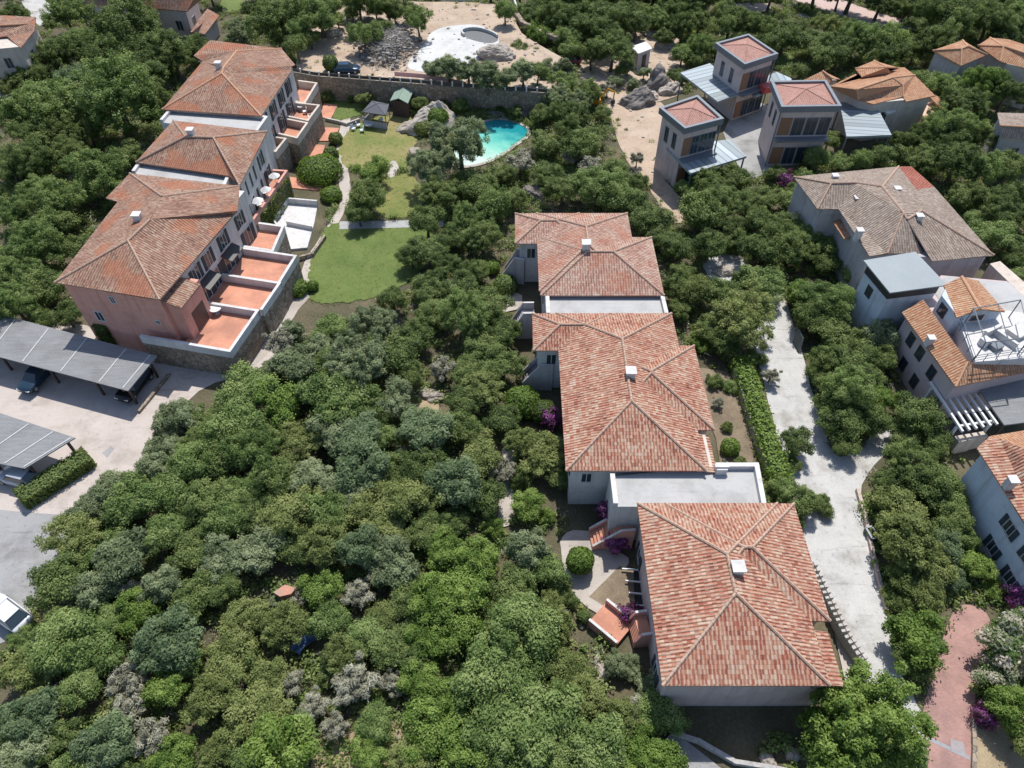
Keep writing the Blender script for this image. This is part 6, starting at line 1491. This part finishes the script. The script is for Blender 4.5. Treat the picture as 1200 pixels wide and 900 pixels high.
# ================================================================== labels of the plants: look, then the thing it stands beside
LOOK = {'O': ('silvery green', 'olive tree'), 'D': ('dark green', 'evergreen tree'), 'M': ('mid green', 'leafy tree'), 'B': ('bright green', 'broadleaf tree'), 'J': ('blue green', 'juniper tree'), 'Y': ('yellowish green', 'scrubby tree'), 'G': ('bare grey', 'twiggy shrub'), 'W': ('pale flowering', 'oleander')}
MARKS = [(680, 657, 'the round clipped bush'), (864, 667, 'the closest villa chimney'), (739, 437, 'the middle villa chimney'), (687, 287, 'the poolside villa chimney'), (575, 165, 'the turquoise pool'),
 (472, 110, 'the green roofed shed'), (440, 128, 'the charcoal gazebo'), (507, 135, 'the triangular boulder'), (430, 310, 'the main lawn'), (345, 265, 'the white courtyard'), (95, 410, 'the long carport'), (40, 520, 'the short carport'), (62, 556, 'the clipped carport hedge'),
 (15, 722, 'the white car'), (30, 660, 'the asphalt yard'), (334, 690, 'the clay roofed ruin'), (360, 755, 'the blue tarpaulin'), (240, 390, 'the salmon house'), (224, 157, 'the middle row house'), (257, 80, 'the far row house'), (455, 55, 'the rubble heap'), (530, 55, 'the concrete site floor'),
 (405, 84, 'the navy car'), (697, 122, 'the yellow excavator'), (750, 58, 'the white hut'), (770, 93, 'the two toned boulder'), (875, 62, 'the back tower'), (810, 135, 'the corner tower'), (945, 112, 'the timber panelled tower'), (1040, 100, 'the orange tiled house'), (1125, 62, 'the far corner house'), (1195, 148, 'the small brown roof'),
 (1052, 248, 'the grey tiled house'), (1060, 320, 'the blue sheet roof'), (1130, 478, 'the white pergola'), (1185, 590, 'the blue grey house'), (1120, 790, 'the brick road'), (1154, 839, 'the roadside bougainvillea'), (985, 735, 'the slatted fence'), (938, 398, 'the leaning dark panel'), (925, 470, 'the pale lane'), (735, 740, 'the terracotta stair'), (645, 490, 'the magenta bougainvillea'), (880, 500, 'the ivy hedge'),
 (506, 463, 'the clearing boulder'), (20, 45, 'the blue balcony house'), (170, 5, 'the top edge house'), (560, 108, 'the retaining wall'), (458, 262, 'the grey stone path'), (625, 226, 'the split boulder'), (335, 372, 'the curved garden path'), (612, 472, 'the bright dome bush'), (980, 14, 'the far pink road'), (704, 782, 'the weathered rock')]
ORD = ['', 'second ', 'third ', 'fourth ', 'fifth ', 'sixth ', 'seventh ', 'eighth ', 'ninth ', 'tenth ']
for q in ALLPLANTS: q['key'] = (q['kind'], q['bush'])
cand = []
for mi, (mu, mv, mn) in enumerate(MARKS):
    by = {}
    for q in ALLPLANTS:
        du, dv = q['u'] - mu, q['v'] - mv; dist = math.hypot(du, dv)
        if dist > 420: continue
        side = ('right of' if du > 0 else 'left of') if abs(du) > abs(dv) else ('below' if dv > 0 else 'beyond')
        by.setdefault((q['key'], side), []).append((dist, q))
    for (k, side), ql in by.items():
        for rank, (dist, q) in enumerate(sorted(ql, key=lambda x: x[0])): cand.append((rank * 60 + dist, rank, dist, side, mn, q))
for cost, rank, dist, side, mn, q in sorted(cand, key=lambda c: c[0]):
    if 'txt' in q or rank >= len(ORD): continue
    q['txt'] = f"{ORD[rank]}nearest of its kind {side} {mn}"
for q in ALLPLANTS:
    look, what = LOOK[q['kind']]
    if q['bush']: what = {'olive tree': 'olive bush', 'evergreen tree': 'evergreen bush', 'leafy tree': 'leafy bush', 'broadleaf tree': 'broadleaf bush', 'juniper tree': 'juniper bush', 'scrubby tree': 'scrub bush'}.get(what, what)
    o = q['o']
    o['label'] = f"{look} {what}, {q.get('txt', 'standing among others')}"
    o['category'] = 'bush' if q['bush'] or q['kind'] == 'G' else 'tree'
    o['group'] = 'bushes and shrubs' if q['bush'] or q['kind'] == 'G' else 'trees of the pine and olive scrub'

# ================================================================== light, sky, camera
SUN_EL, SUN_AZ = R(61), R(9)          # azimuth clockwise from +Y (the far side), towards +X
w = bpy.data.worlds.new('World'); scene.world = w; w.use_nodes = True
nt = w.node_tree; sky = nt.nodes.new('ShaderNodeTexSky'); sky.sky_type = 'NISHITA'; sky.sun_disc = False
sky.sun_elevation = SUN_EL; sky.sun_rotation = SUN_AZ; sky.air_density = 1.0; sky.dust_density = 1.0; sky.ozone_density = 1.0
bg = nt.nodes['Background']; bg.inputs['Strength'].default_value = 0.13
nt.links.new(sky.outputs[0], bg.inputs['Color'])
sd = bpy.data.lights.new('sun', 'SUN'); sd.energy = 4.3; sd.angle = R(.53); sd.color = (1, .955, .88)
so = bpy.data.objects.new('sun', sd); COL.objects.link(so)
to = Vector((math.sin(SUN_AZ) * math.cos(SUN_EL), math.cos(SUN_AZ) * math.cos(SUN_EL), math.sin(SUN_EL)))
so.rotation_euler = to.to_track_quat('Z', 'Y').to_euler(); so.location = (0, 60, 90)
cd = bpy.data.cameras.new('camera'); co = bpy.data.objects.new('camera', cd); COL.objects.link(co)
cd.sensor_fit = 'HORIZONTAL'; cd.sensor_width = 36; cd.lens = 36 * FP / 1200; cd.clip_start = .5; cd.clip_end = 2000
co.location = (0, 0, CH); co.rotation_euler = (math.pi / 2 - TH, 0, 0)
scene.camera = co
scene.render.resolution_x, scene.render.resolution_y = 1024, 768
vs = scene.view_settings; vs.view_transform = 'Standard'; vs.look = 'None'; vs.exposure = 0.33; vs.gamma = 1.0; vs.use_curve_mapping = False
scene.cycles.max_bounces = 6; scene.cycles.diffuse_bounces = 3; scene.cycles.transparent_max_bounces = 4
